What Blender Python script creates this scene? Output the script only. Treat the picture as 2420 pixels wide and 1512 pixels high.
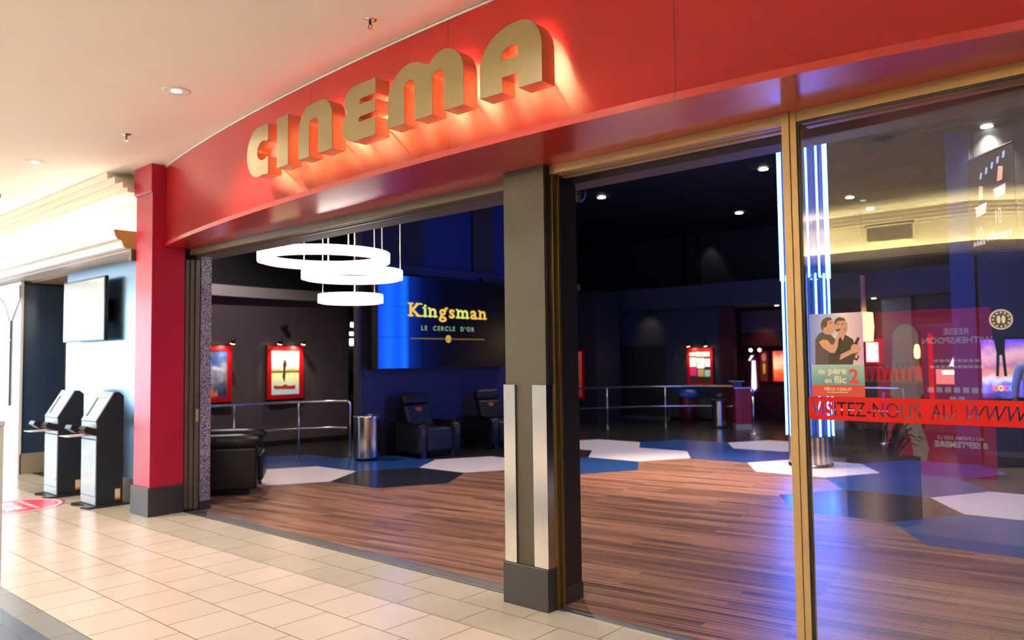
import bpy, bmesh, math, random
from mathutils import Vector, Matrix
from mathutils.geometry import tessellate_polygon
random.seed(7)
sc = bpy.context.scene
for o in list(bpy.data.objects): bpy.data.objects.remove(o)
COL = sc.collection
R = math.radians

# ------------------------------------------------------------------ camera
F_PX, PITCH, HEAD, ROLL, EYE = 1821.48, 0.0515786, 2.287985, -0.0123245, 1.6
fw0 = Vector((math.cos(HEAD), math.sin(HEAD), 0)); rt0 = Vector((math.sin(HEAD), -math.cos(HEAD), 0)); zz = Vector((0, 0, 1))
fw = fw0*math.cos(PITCH) + zz*math.sin(PITCH); up0 = zz*math.cos(PITCH) - fw0*math.sin(PITCH)
rt = rt0*math.cos(ROLL) + up0*math.sin(ROLL); up = up0*math.cos(ROLL) - rt0*math.sin(ROLL)
cd = bpy.data.cameras.new('camera'); cam = bpy.data.objects.new('camera', cd); COL.objects.link(cam)
cd.sensor_fit = 'HORIZONTAL'; cd.sensor_width = 36.0; cd.lens = F_PX*36.0/2420.0
cd.clip_start = 0.05; cd.clip_end = 200
cam.matrix_world = Matrix(((rt.x, up.x, -fw.x, 0), (rt.y, up.y, -fw.y, 0), (rt.z, up.z, -fw.z, EYE), (0, 0, 0, 1)))
cd.dof.use_dof = True; cd.dof.focus_distance = 4.6; cd.dof.aperture_fstop = 2.0
sc.camera = cam

# ------------------------------------------------------------------ world, exposure, large lights
w = bpy.data.worlds.new('world'); sc.world = w; w.use_nodes = True
w.node_tree.nodes['Background'].inputs[0].default_value = (0.75, 0.86, 1.0, 1)
w.node_tree.nodes['Background'].inputs[1].default_value = 0.4
vs = sc.view_settings
sc.display_settings.display_device = 'sRGB'
vs.view_transform = 'Standard'; vs.look = 'None'; vs.exposure = 0.0; vs.gamma = 1.0; vs.use_curve_mapping = False
try:
    sc.cycles.use_denoising = True
    sc.cycles.sample_clamp_indirect = 25.0
    sc.cycles.caustics_reflective = False; sc.cycles.caustics_refractive = False
except Exception: pass

def lamp(name, kind, loc, power, color, target=None, **kw):
    l = bpy.data.lights.new(name, kind); l.energy = power; l.color = color
    for k, v in kw.items(): setattr(l, k, v)
    o = bpy.data.objects.new(name, l); o.location = loc; COL.objects.link(o)
    if target is not None:
        o.rotation_euler = (Vector(target) - Vector(loc)).to_track_quat('-Z', 'Y').to_euler()
    return o
WARM = (1.0, 0.89, 0.78); DAY = (0.66, 0.83, 1.0)
lamp('daylight_at_mall_end', 'AREA', (-21.3, -0.2, 1.75), 560, DAY, (0, 0.3, 1.2), shape='RECTANGLE', size=7.4, size_y=3.3)
lamp('mall_fill_near', 'AREA', (3.2, -2.2, 3.68), 90, WARM, (3.2, -2.2, 0), shape='RECTANGLE', size=4.0, size_y=3.0)  # unseen fill light added to brighten the near mall
lamp('mall_fill_far', 'AREA', (-8.5, -2.2, 3.68), 480, (1.0, .92, .82), (-8.5, -2.2, 0), shape='RECTANGLE', size=7.0, size_y=3.0)  # unseen fill light added over the far part of the mall

# ------------------------------------------------------------------ helpers
def B(): return bmesh.new()
def box(bm, x0, y0, z0, x1, y1, z1, bev=0.0, seg=2):
    vs_ = [bm.verts.new(p) for p in ((x0,y0,z0),(x1,y0,z0),(x1,y1,z0),(x0,y1,z0),(x0,y0,z1),(x1,y0,z1),(x1,y1,z1),(x0,y1,z1))]
    fs = [bm.faces.new([vs_[i] for i in f]) for f in ((0,3,2,1),(4,5,6,7),(0,1,5,4),(1,2,6,5),(2,3,7,6),(3,0,4,7))]
    if bev > 0:
        es = list({e for f in fs for e in f.edges})
        bmesh.ops.bevel(bm, geom=es, offset=bev, segments=seg, affect='EDGES', profile=0.5)
    return bm
def poly_prism(bm, loops, o, u, v, n, d):
    """loops of (a,b) in the frame o,u,v, pushed along n by d; further loops are holes"""
    o, u, v, n = Vector(o), Vector(u), Vector(v), Vector(n)
    flat = [p for l in loops for p in l]
    tri = tessellate_polygon([[Vector((p[0], p[1], 0)) for p in l] for l in loops])
    a = [bm.verts.new(o + u*p[0] + v*p[1]) for p in flat]
    if d == 0:
        for t in tri: bm.faces.new([a[i] for i in t])
        return bm
    b = [bm.verts.new(o + u*p[0] + v*p[1] + n*d) for p in flat]
    for t in tri:
        bm.faces.new([a[i] for i in t]); bm.faces.new([b[i] for i in reversed(t)])
    k = 0
    for l in loops:
        m = len(l)
        for i in range(m):
            j = (i+1) % m
            bm.faces.new([a[k+i], a[k+j], b[k+j], b[k+i]])
        k += m
    bmesh.ops.recalc_face_normals(bm, faces=bm.faces)
    return bm
def cyl(bm, x, y, z0, z1, r, n=24, r2=None):
    r2 = r if r2 is None else r2
    a = [bm.verts.new((x+r*math.cos(2*math.pi*i/n), y+r*math.sin(2*math.pi*i/n), z0)) for i in range(n)]
    b = [bm.verts.new((x+r2*math.cos(2*math.pi*i/n), y+r2*math.sin(2*math.pi*i/n), z1)) for i in range(n)]
    bm.faces.new(list(reversed(a))); bm.faces.new(b)
    for i in range(n):
        f = bm.faces.new([a[i], a[(i+1)%n], b[(i+1)%n], b[i]]); f.smooth = True
    return bm
def lathe(bm, prof, x=0, y=0, n=32, close=False):
    rings = []
    for r, z in prof:
        rings.append([bm.verts.new((x+r*math.cos(2*math.pi*i/n), y+r*math.sin(2*math.pi*i/n), z)) for i in range(n)])
    m = len(rings)
    for k in range(m if close else m-1):
        for i in range(n):
            f = bm.faces.new([rings[k][i], rings[k][(i+1)%n], rings[(k+1)%m][(i+1)%n], rings[(k+1)%m][i]]); f.smooth = True
    return bm
def tube(bm, pts, r, n=10, caps=True):
    pts = [Vector(p) for p in pts]; rings = []
    for i, p in enumerate(pts):
        t = ((pts[min(i+1, len(pts)-1)] - pts[max(i-1, 0)])).normalized()
        a = Vector((0, 0, 1)) if abs(t.z) < 0.95 else Vector((1, 0, 0))
        s = t.cross(a).normalized(); q = s.cross(t).normalized()
        rr = r[i] if isinstance(r, (list, tuple)) else r
        rings.append([bm.verts.new(p + s*rr*math.cos(2*math.pi*k/n) + q*rr*math.sin(2*math.pi*k/n)) for k in range(n)])
    for k in range(len(rings)-1):
        for i in range(n):
            f = bm.faces.new([rings[k][i], rings[k][(i+1)%n], rings[k+1][(i+1)%n], rings[k+1][i]]); f.smooth = True
    if caps: bm.faces.new(list(reversed(rings[0]))); bm.faces.new(rings[-1])
    return bm
def quad(bm, o, u, v, a0, b0, a1, b1, off=None):
    o, u, v = Vector(o), Vector(u), Vector(v)
    return bm.faces.new([bm.verts.new(o + u*a + v*b) for a, b in ((a0,b0),(a1,b0),(a1,b1),(a0,b1))])
def arc(cx, cy, rx, ry, a0, a1, n=14):
    return [(cx + rx*math.cos(R(a0+(a1-a0)*i/n)), cy + ry*math.sin(R(a0+(a1-a0)*i/n))) for i in range(n+1)]
def spline(ks, n=8):
    out = []
    for i in range(len(ks)-1):
        p0, p1, p2, p3 = (Vector(ks[max(i-1,0)]), Vector(ks[i]), Vector(ks[i+1]), Vector(ks[min(i+2,len(ks)-1)]))
        for j in range(n):
            t = j/n
            out.append(0.5*((2*p1) + (p2-p0)*t + (2*p0-5*p1+4*p2-p3)*t*t + (3*p1-p0-3*p2+p3)*t**3))
    out.append(Vector(ks[-1])); return out
def text_to(bm, s, size, o, u, v, n, depth=0.0, align='LEFT', bold=0.0, shear=0.0, sx=1.0, spacing=1.0):
    c = bpy.data.curves.new('lettering', 'FONT'); c.body = s; c.size = size; c.align_x = align
    c.offset = bold; c.shear = shear; c.extrude = depth/2; c.space_character = spacing; c.resolution_u = 4
    ob = bpy.data.objects.new('lettering', c)
    me = bpy.data.meshes.new_from_object(ob)
    o, u, v, n = Vector(o), Vector(u), Vector(v), Vector(n)
    me.transform(Matrix(((u.x*sx, v.x, n.x, o.x), (u.y*sx, v.y, n.y, o.y), (u.z*sx, v.z, n.z, o.z), (0,0,0,1))))
    bm.from_mesh(me)
    bpy.data.objects.remove(ob); bpy.data.meshes.remove(me); bpy.data.curves.remove(c)
    return bm

def text_loops(s, size, x0, z0, sx=1.0, bold=0.0, shear=0.0, spacing=1.0):
    c = bpy.data.curves.new('lettering', 'FONT'); c.body = s; c.size = size; c.offset = bold; c.shear = shear; c.space_character = spacing; c.resolution_u = 4; c.fill_mode = 'NONE'
    ob = bpy.data.objects.new('lettering', c); me = bpy.data.meshes.new_from_object(ob)
    nb_ = {}
    for e in me.edges:
        a, b = e.vertices; nb_.setdefault(a, []).append(b); nb_.setdefault(b, []).append(a)
    seen, out = set(), []
    for v in nb_:
        if v in seen: continue
        l, cur_, prev = [], v, None
        while cur_ not in seen:
            seen.add(cur_); l.append(cur_); nx = [k for k in nb_[cur_] if k != prev and k not in seen]
            prev = cur_
            if not nx: break
            cur_ = nx[0]
        if len(l) > 2: out.append([(x0 + me.vertices[i].co.x*sx, z0 + me.vertices[i].co.y) for i in l])
    bpy.data.objects.remove(ob); bpy.data.meshes.remove(me); bpy.data.curves.remove(c)
    def inside(p, l):
        r_ = False
        for (ax, ay), (bx, by) in zip(l, l[1:]+l[:1]):
            if (ay > p[1]) != (by > p[1]) and p[0] < (bx-ax)*(p[1]-ay)/(by-ay)+ax: r_ = not r_
        return r_
    holes, isl = [], []
    for i, l in enumerate(out):
        (isl if any(inside(l[0], k) for j, k in enumerate(out) if j != i) else holes).append(l)
    return holes, isl

def link(name, bm, m, parent=None, mods=None):
    me = bpy.data.meshes.new(name); bm.to_mesh(me); bm.free()
    ms = m if isinstance(m, (list, tuple)) else [m]
    for x in ms: me.materials.append(x)
    o = bpy.data.objects.new(name, me); COL.objects.link(o)
    if parent is not None: o.parent = parent
    return o
def struct(name, bm, m, parent=None):
    o = link(name, bm, m, parent); o['kind'] = 'structure'; return o
def thing(name, label, cat, loc=(0,0,0), rotz=0, group=None):
    o = bpy.data.objects.new(name, None); COL.objects.link(o)
    o.empty_display_size = 0.1
    o.location = loc; o.rotation_euler = (0, 0, rotz); o['label'] = label; o['category'] = cat
    if group: o['group'] = group
    return o
def part(name, bm, m, root, world=False, label=None):
    """world=True: the shape was laid out in world coordinates (root is an unrotated top-level Empty)"""
    if world:
        r = root
        while r.parent: r = r.parent
        M = Matrix.Translation(r.location) @ Matrix.Rotation(r.rotation_euler.z, 4, 'Z')
        bm.transform(M.inverted())
    o = link(name, bm, m, root)
    if label: o['label'] = label
    return o
def tag(o, label, cat, group=None):
    o['label'] = label; o['category'] = cat
    if group: o['group'] = group
    return o
def dup(root, loc, rotz, label, group=None):
    r = root.copy(); COL.objects.link(r); r.location = loc; r.rotation_euler = (0, 0, rotz); r['label'] = label
    if group: r['group'] = group
    for ch in list(root.children):
        c = ch.copy(); COL.objects.link(c); c.parent = r
        for g in list(ch.children):
            d = g.copy(); COL.objects.link(d); d.parent = c
    return r

# ------------------------------------------------------------------ materials
def mat(name, col, rough=0.5, metal=0.0, spec=0.5, emit=None, es=0.0, coat=0.0, bump=0.0, bscale=80.0, var=0.0, vscale=6.0, aniso=0.0):
    m = bpy.data.materials.new(name); m.use_nodes = True
    nt = m.node_tree; p = nt.nodes['Principled BSDF']
    p.inputs['Base Color'].default_value = (*col, 1); p.inputs['Roughness'].default_value = rough
    p.inputs['Metallic'].default_value = metal; p.inputs['Specular IOR Level'].default_value = spec
    p.inputs['Coat Weight'].default_value = coat; p.inputs['Coat Roughness'].default_value = 0.16
    if emit: p.inputs['Emission Color'].default_value = (*emit, 1); p.inputs['Emission Strength'].default_value = es
    if var > 0 or bump > 0:
        tc = nt.nodes.new('ShaderNodeTexCoord')
    if var > 0:
        nz = nt.nodes.new('ShaderNodeTexNoise'); nz.inputs['Scale'].default_value = vscale; nz.inputs['Detail'].default_value = 4
        mp = nt.nodes.new('ShaderNodeMapRange'); mp.inputs[3].default_value = 1-var; mp.inputs[4].default_value = 1+var
        mx = nt.nodes.new('ShaderNodeMix'); mx.data_type = 'RGBA'; mx.blend_type = 'MULTIPLY'; mx.inputs[0].default_value = 1
        nt.links.new(tc.outputs['Object'], nz.inputs['Vector']); nt.links.new(nz.outputs[0], mp.inputs[0])
        mx.inputs[6].default_value = (*col, 1); nt.links.new(mp.outputs[0], mx.inputs[7]); nt.links.new(mx.outputs[2], p.inputs['Base Color'])
    if bump > 0:
        nb = nt.nodes.new('ShaderNodeTexNoise'); nb.inputs['Scale'].default_value = bscale
        bp = nt.nodes.new('ShaderNodeBump'); bp.inputs['Strength'].default_value = bump; bp.inputs['Distance'].default_value = 0.01
        nt.links.new(tc.outputs['Object'], nb.inputs['Vector']); nt.links.new(nb.outputs[0], bp.inputs['Height']); nt.links.new(bp.outputs[0], p.inputs['Normal'])
    return m
def glow(name, col, s):
    m = bpy.data.materials.new(name); m.use_nodes = True; nt = m.node_tree
    nt.nodes.remove(nt.nodes['Principled BSDF']); e = nt.nodes.new('ShaderNodeEmission')
    e.inputs[0].default_value = (*col, 1); e.inputs[1].default_value = s
    nt.links.new(e.outputs[0], nt.nodes['Material Output'].inputs[0]); return m
def ramp(nt, stops):
    r = nt.nodes.new('ShaderNodeValToRGB'); el = r.color_ramp.elements
    while len(el) < len(stops): el.new(0.5)
    for e, (p, c) in zip(el, stops): e.position = p; e.color = (*c, 1)
    return r
def brushed(name, col, rough=0.28, axis=2, amt=0.12, metal=1.0):
    amt *= .35
    m = mat(name, col, rough, metal); nt = m.node_tree; p = nt.nodes['Principled BSDF']
    tc = nt.nodes.new('ShaderNodeTexCoord'); mp = nt.nodes.new('ShaderNodeMapping')
    s = [220, 220, 220]; s[axis] = 3; mp.inputs['Scale'].default_value = s
    nz = nt.nodes.new('ShaderNodeTexNoise'); nz.inputs['Scale'].default_value = 1.0; nz.inputs['Detail'].default_value = 3
    mr = nt.nodes.new('ShaderNodeMapRange'); mr.inputs[3].default_value = rough-amt; mr.inputs[4].default_value = rough+amt
    nt.links.new(tc.outputs['Object'], mp.inputs[0]); nt.links.new(mp.outputs[0], nz.inputs['Vector'])
    nt.links.new(nz.outputs[0], mr.inputs[0]); nt.links.new(mr.outputs[0], p.inputs['Roughness'])
    return m

M = {}
M['ceiling'] = mat('ceiling_plaster', (.86, .81, .74), .75, var=.03, vscale=.8)
nt = M['ceiling'].node_tree; tc = nt.nodes.new('ShaderNodeTexCoord'); mp = nt.nodes.new('ShaderNodeMapping'); mp.inputs['Scale'].default_value = (.10, 1.5, 1)
nz = nt.nodes.new('ShaderNodeTexNoise'); nz.inputs['Scale'].default_value = 1; nz.inputs['Detail'].default_value = 1; bp_ = nt.nodes.new('ShaderNodeBump'); bp_.inputs['Strength'].default_value = .6; bp_.inputs['Distance'].default_value = .12
nt.links.new(tc.outputs['Object'], mp.inputs[0]); nt.links.new(mp.outputs[0], nz.inputs['Vector']); nt.links.new(nz.outputs[0], bp_.inputs['Height']); nt.links.new(bp_.outputs[0], nt.nodes['Principled BSDF'].inputs['Normal'])
M['plaster'] = mat('cream_plaster', (.82, .76, .66), .6)
M['red'] = mat('red_lacquer', (.44, .014, .015), .34, coat=.8, var=.05, vscale=3)
def seams(m, step, off):
    nt = m.node_tree; p = nt.nodes['Principled BSDF']; src = p.inputs['Base Color'].links[0].from_socket
    tc = nt.nodes.new('ShaderNodeTexCoord'); sp = nt.nodes.new('ShaderNodeSeparateXYZ'); nt.links.new(tc.outputs['Object'], sp.inputs[0])
    def mth(op, a, v):
        n = nt.nodes.new('ShaderNodeMath'); n.operation = op; nt.links.new(a, n.inputs[0]); n.inputs[1].default_value = v; return n.outputs[0]
    f = mth('LESS_THAN', mth('FLOORED_MODULO', mth('ADD', sp.outputs[0], off), step), .007)
    mx = nt.nodes.new('ShaderNodeMix'); mx.data_type = 'RGBA'; mx.inputs[7].default_value = (.20, .008, .010, 1)
    nt.links.new(f, mx.inputs[0]); nt.links.new(src, mx.inputs[6]); nt.links.new(mx.outputs[2], p.inputs['Base Color']); return m
M['redfascia'] = seams(mat('red_fascia_sheet', (.44, .014, .015), .34, coat=.8, var=.05, vscale=3), 1.55, .30)
M['redtinted'] = mat('red_lacquer_light_tinted', (.36, .010, .040), .36, spec=.35, coat=.22, var=.05, vscale=3)  # the pillar's red with the light's magenta tint put into the colour
M['redtrim'] = mat('red_edge_trim', (.62, .05, .04), .3, coat=.5)
M['stone'] = mat('dark_stone_base', (.030, .028, .033), .34, var=.2, vscale=9)
M['column'] = mat('taupe_textured_laminate', (.046, .040, .027), .48, bump=.18, bscale=420, var=.08, vscale=30)
M['black'] = mat('black_laminate', (.020, .019, .022), .4)
M['gold'] = mat('gold_anodised_aluminium', (.46, .32, .165), .44, .4)
M['golddark'] = mat('bronze_anodised_aluminium', (.12, .10, .078), .45, .4)
M['steel'] = brushed('brushed_stainless_steel', (.54, .53, .53), .20, 2, .06)
M['chrome'] = mat('polished_steel_tube', (.62, .60, .60), .24, 1.0)
M['threshold'] = brushed('worn_aluminium_track', (.36, .35, .36), .36, 0, .1)
M['letterface'] = brushed('gold_letter_face', (.31, .25, .145), .50, 0, .06, .6)
M['letterside'] = mat('gold_letter_return', (.60, .42, .25), .42, .75)
M['halo'] = glow('halo_led', (1.0, .62, .32), 20)
M['cove'] = glow('warm_cove_led', (1.0, .86, .62), 21)
M['covebright'] = glow('yellow_cove_led', (1.0, .84, .40), 420)
M['purple'] = mat('aubergine_wall', (.105, .080, .098), .40, bump=.1, bscale=60)
M['navy'] = mat('navy_wall', (.018, .022, .085), .5, bump=.05, bscale=120)
M['blueup'] = mat('deep_blue_panel', (.004, .022, .13), .5)
M['dark'] = mat('near_black_wall', (.014, .014, .018), .6)
M['darkgrey'] = mat('charcoal_wall', (.050, .051, .058), .55)
M['bandgrey'] = mat('pale_grey_bulkhead', (.40, .36, .36), .5)
M['leather'] = mat('black_leather', (.008, .008, .010), .36, spec=.35, bump=.25, bscale=60)
M['matblack'] = mat('matt_black_metal', (.010, .010, .011), .5)
M['posterred'] = mat('red_poster_frame', (.62, .006, .012), .3, coat=.4)
M['winred'] = mat('red_vinyl_strip', (.50, .003, .005), .42, spec=.3)
M['kiosksilver'] = mat('kiosk_silver_front', (.36, .45, .54), .38, .2)
M['kioskdark'] = mat('kiosk_black_side', (.010, .016, .032), .5)  # black with the daylight's blue tint put into the colour
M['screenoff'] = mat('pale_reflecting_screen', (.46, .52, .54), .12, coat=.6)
M['white'] = mat('white_paint', (.80, .80, .80), .45)
M['kraft'] = mat('card_label', (.72, .66, .52), .6)
M['orange'] = mat('orange_label', (.80, .16, .04), .5)
M['navygloss'] = mat('navy_gloss_panel', (.022, .05, .105), .30, coat=.3)
M['bluewall'] = brushed('pale_blue_metal_panel', (.20, .31, .42), .22, 2, .06)
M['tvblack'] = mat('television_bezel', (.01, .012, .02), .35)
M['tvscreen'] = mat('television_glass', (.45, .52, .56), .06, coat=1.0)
M['pinkred'] = mat('pink_floor_vinyl', (.72, .07, .16), .3)
M['stickerwhite'] = mat('white_floor_vinyl', (.85, .78, .80), .3)
M['ringglow'] = glow('ring_diffuser', (1.0, .88, .80), 7)
M['ringred'] = mat('ring_pink_profile', (.75, .12, .18), .4)
M['neon'] = glow('blue_neon', (.04, .16, 1.0), 52)
M['bulb'] = glow('downlight_lens', (1.0, .94, .78), 22)
M['bulbwarm'] = glow('warm_spot_lens', (1.0, .72, .30), 16)
M['mallbulb'] = glow('mall_downlight_lens', (1.0, .93, .82), 5)
M['signwhite'] = glow('lit_white_panel', (1.0, .92, .80), 4.5)
M['lampyellow'] = glow('yellow_lamp_shade', (1.0, .66, .20), 4.0)
M['pinkwhite'] = glow('pink_white_sign', (1.0, .62, .58), 2.2)
M['lilac'] = glow('lilac_tube', (.85, .72, .95), 1.6)
M['redglow'] = glow('red_bar_glow', (.85, .02, .04), .45)
M['rededge'] = glow('bright_red_strip', (.95, .03, .05), .7)
M['redwall'] = mat('dark_red_wall', (.085, .010, .014), .5)
M['mauve'] = mat('mauve_soffit', (.16, .085, .10), .6)
M['binblue'] = mat('blue_plastic_lid', (.02, .09, .42), .4)
M['binred'] = mat('dark_red_plastic', (.12, .008, .014), .45)
M['skin'] = mat('skin', (.50, .27, .17), .5)
M['shirt'] = mat('white_shirt_cloth', (.62, .62, .66), .8)
M['trousers'] = mat('dark_trouser_cloth', (.012, .012, .016), .8)
M['hair'] = mat('dark_hair', (.012, .008, .006), .5)
M['leaf'] = mat('dark_leaf', (.02, .06, .022), .4)
M['planter'] = mat('dark_fluted_planter', (.012, .013, .016), .4)
M['wooddark'] = mat('dark_bench_wood', (.05, .025, .014), .45)
M['shopdark'] = mat('dark_shop_front', (.035, .028, .028), .5)
M['tan'] = mat('orange_lit_end_cap', (.55, .32, .12), .6)  # white cornice end, the orange light on it put into the colour

# speckled wall panel
m = mat('speckled_wallcovering', (.2, .18, .24), .45); nt = m.node_tree
vo = nt.nodes.new('ShaderNodeTexVoronoi'); vo.inputs['Scale'].default_value = 80
tc = nt.nodes.new('ShaderNodeTexCoord'); rp = ramp(nt, [(.0, (.72, .68, .86)), (.28, (.38, .35, .50)), (.6, (.07, .055, .08))])
nt.links.new(tc.outputs['Object'], vo.inputs['Vector']); nt.links.new(vo.outputs['Distance'], rp.inputs[0]); nt.links.new(rp.outputs[0], nt.nodes['Principled BSDF'].inputs['Base Color'])
M['speckle'] = m

# mall tile floor: grey-beige doorway rows, beige square field, grey and blue border rows
def floor_tiles():
    m = mat('mall_floor_tile', (.6, .5, .4), .22); nt = m.node_tree; p = nt.nodes['Principled BSDF']
    tc = nt.nodes.new('ShaderNodeTexCoord'); sep = nt.nodes.new('ShaderNodeSeparateXYZ'); nt.links.new(tc.outputs['Object'], sep.inputs[0])
    def brick(bw, rh, c1, c2, mort, off):
        mp = nt.nodes.new('ShaderNodeMapping'); mp.inputs['Location'].default_value = off
        nt.links.new(tc.outputs['Object'], mp.inputs[0])
        b = nt.nodes.new('ShaderNodeTexBrick'); b.offset = .5; b.squash = 1
        for k, v in (('Scale', 1), ('Mortar Size', .0035), ('Mortar Smooth', .1), ('Bias', 0), ('Brick Width', bw), ('Row Height', rh)): b.inputs[k].default_value = v
        b.inputs['Color1'].default_value = (*c1, 1); b.inputs['Color2'].default_value = (*c2, 1); b.inputs['Mortar'].default_value = (*mort, 1)
        nt.links.new(mp.outputs[0], b.inputs['Vector']); return b
    field = brick(.37, .39, (.63, .55, .48), (.60, .525, .455), (.20, .13, .09), (.15, -1.44+.39*10, 0))
    door = brick(.565, .30, (.49, .445, .375), (.45, .41, .34), (.17, .115, .08), (.34, -3.40+3.0, 0))
    bord = brick(.60, .16, (.25, .26, .26), (.22, .235, .24), (.12, .11, .10), (0, -1.67+1.6, 0))
    blue = brick(.60, .12, (.10, .135, .20), (.085, .12, .18), (.07, .08, .1), (.2, -1.57, 0))
    slate = brick(.60, .30, (.19, .20, .21), (.17, .18, .20), (.09, .09, .10), (.1, 0, 0))
    def gt(v):
        g = nt.nodes.new('ShaderNodeMath'); g.operation = 'GREATER_THAN'; g.inputs[1].default_value = v; nt.links.new(sep.outputs[1], g.inputs[0]); return g
    cur = field.outputs[0]
    def mixin(cur, fac, b):
        mx = nt.nodes.new('ShaderNodeMix'); mx.data_type = 'RGBA'; nt.links.new(fac.outputs[0], mx.inputs[0]); nt.links.new(cur, mx.inputs[6]); nt.links.new(b, mx.inputs[7]); return mx.outputs[2]
    base = mixin(field.outputs[0], gt(.25), slate.outputs[0])
    base = mixin(base, gt(.95), blue.outputs[0])
    base = mixin(base, gt(1.67), bord.outputs[0]); base = mixin(base, gt(1.83), field.outputs[0]); base = mixin(base, gt(3.40), door.outputs[0])
    nz = nt.nodes.new('ShaderNodeTexNoise'); nz.inputs['Scale'].default_value = 2.2; nz.inputs['Detail'].default_value = 5
    nt.links.new(tc.outputs['Object'], nz.inputs['Vector'])
    mr = nt.nodes.new('ShaderNodeMapRange'); mr.inputs[3].default_value = .88; mr.inputs[4].default_value = 1.1; nt.links.new(nz.outputs[0], mr.inputs[0])
    mx = nt.nodes.new('ShaderNodeMix'); mx.data_type = 'RGBA'; mx.blend_type = 'MULTIPLY'; mx.inputs[0].default_value = 1
    nt.links.new(base, mx.inputs[6]); nt.links.new(mr.outputs[0], mx.inputs[7]); nt.links.new(mx.outputs[2], p.inputs['Base Color'])
    p.inputs['Roughness'].default_value = .24
    return m
M['tile'] = floor_tiles()

def wood():
    m = mat('striped_wood_floor', (.3, .15, .1), .37); nt = m.node_tree; p = nt.nodes['Principled BSDF']
    tc = nt.nodes.new('ShaderNodeTexCoord'); mp = nt.nodes.new('ShaderNodeMapping'); mp.inputs['Rotation'].default_value = (0, 0, R(-7))
    nt.links.new(tc.outputs['Object'], mp.inputs[0])
    def streak(sx, sy, det):
        q = nt.nodes.new('ShaderNodeMapping'); q.inputs['Scale'].default_value = (sx, sy, 1); nt.links.new(mp.outputs[0], q.inputs[0])
        n = nt.nodes.new('ShaderNodeTexNoise'); n.inputs['Scale'].default_value = 1; n.inputs['Detail'].default_value = det; nt.links.new(q.outputs[0], n.inputs['Vector']); return n
    a = streak(.9, 95, 6); 
    bk = nt.nodes.new('ShaderNodeTexBrick'); bk.offset = .37
    for k, v in (('Scale', 1), ('Mortar Size', 0), ('Bias', 0), ('Brick Width', 1.25), ('Row Height', .075)): bk.inputs[k].default_value = v
    bk.inputs['Color1'].default_value = (0, 0, 0, 1); bk.inputs['Color2'].default_value = (1, 1, 1, 1); nt.links.new(mp.outputs[0], bk.inputs['Vector'])
    s = nt.nodes.new('ShaderNodeMath'); s.operation = 'MULTIPLY_ADD'; s.inputs[1].default_value = .16; nt.links.new(bk.outputs[0], s.inputs[0]); nt.links.new(a.outputs[0], s.inputs[2])
    rp = ramp(nt, [(.40, (.030, .014, .010)), (.50, (.105, .050, .033)), (.57, (.20, .095, .060)), (.70, (.33, .175, .115))])
    nt.links.new(s.outputs[0], rp.inputs[0]); nt.links.new(rp.outputs[0], p.inputs['Base Color'])
    return m
M['wood'] = wood()
M['hexwhite'] = mat('white_vinyl_hexagon', (.62, .58, .60), .34, var=.03, vscale=20)
M['hexblue'] = mat('blue_vinyl_hexagon', (.012, .055, .20), .30, var=.06, vscale=20)
M['hexblack'] = mat('black_vinyl_hexagon', (.016, .016, .020), .27, var=.06, vscale=20)
M['floordark'] = mat('dark_vinyl_floor', (.022, .020, .020), .24, var=.15, vscale=5)

GLASS_R = .088                                        # reflectance of one face of the pane
def glass():
    m = bpy.data.materials.new('clear_glass'); m.use_nodes = True; nt = m.node_tree
    nt.nodes.remove(nt.nodes['Principled BSDF'])
    t = nt.nodes.new('ShaderNodeBsdfTransparent'); t.inputs[0].default_value = (.96, .97, .97, 1)
    g = nt.nodes.new('ShaderNodeBsdfGlossy'); g.inputs['Roughness'].default_value = .0
    lw = nt.nodes.new('ShaderNodeLayerWeight'); lw.inputs[0].default_value = .5
    pw = nt.nodes.new('ShaderNodeMath'); pw.operation = 'POWER'; pw.inputs[1].default_value = 5; nt.links.new(lw.outputs['Facing'], pw.inputs[0])
    fr = nt.nodes.new('ShaderNodeMath'); fr.operation = 'MULTIPLY_ADD'; fr.inputs[1].default_value = .9; fr.inputs[2].default_value = GLASS_R; nt.links.new(pw.outputs[0], fr.inputs[0])
    mx = nt.nodes.new('ShaderNodeMixShader'); nt.links.new(fr.outputs[0], mx.inputs[0]); nt.links.new(t.outputs[0], mx.inputs[1]); nt.links.new(g.outputs[0], mx.inputs[2])
    nt.links.new(mx.outputs[0], nt.nodes['Material Output'].inputs[0]); return m
M['glass'] = glass()

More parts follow.
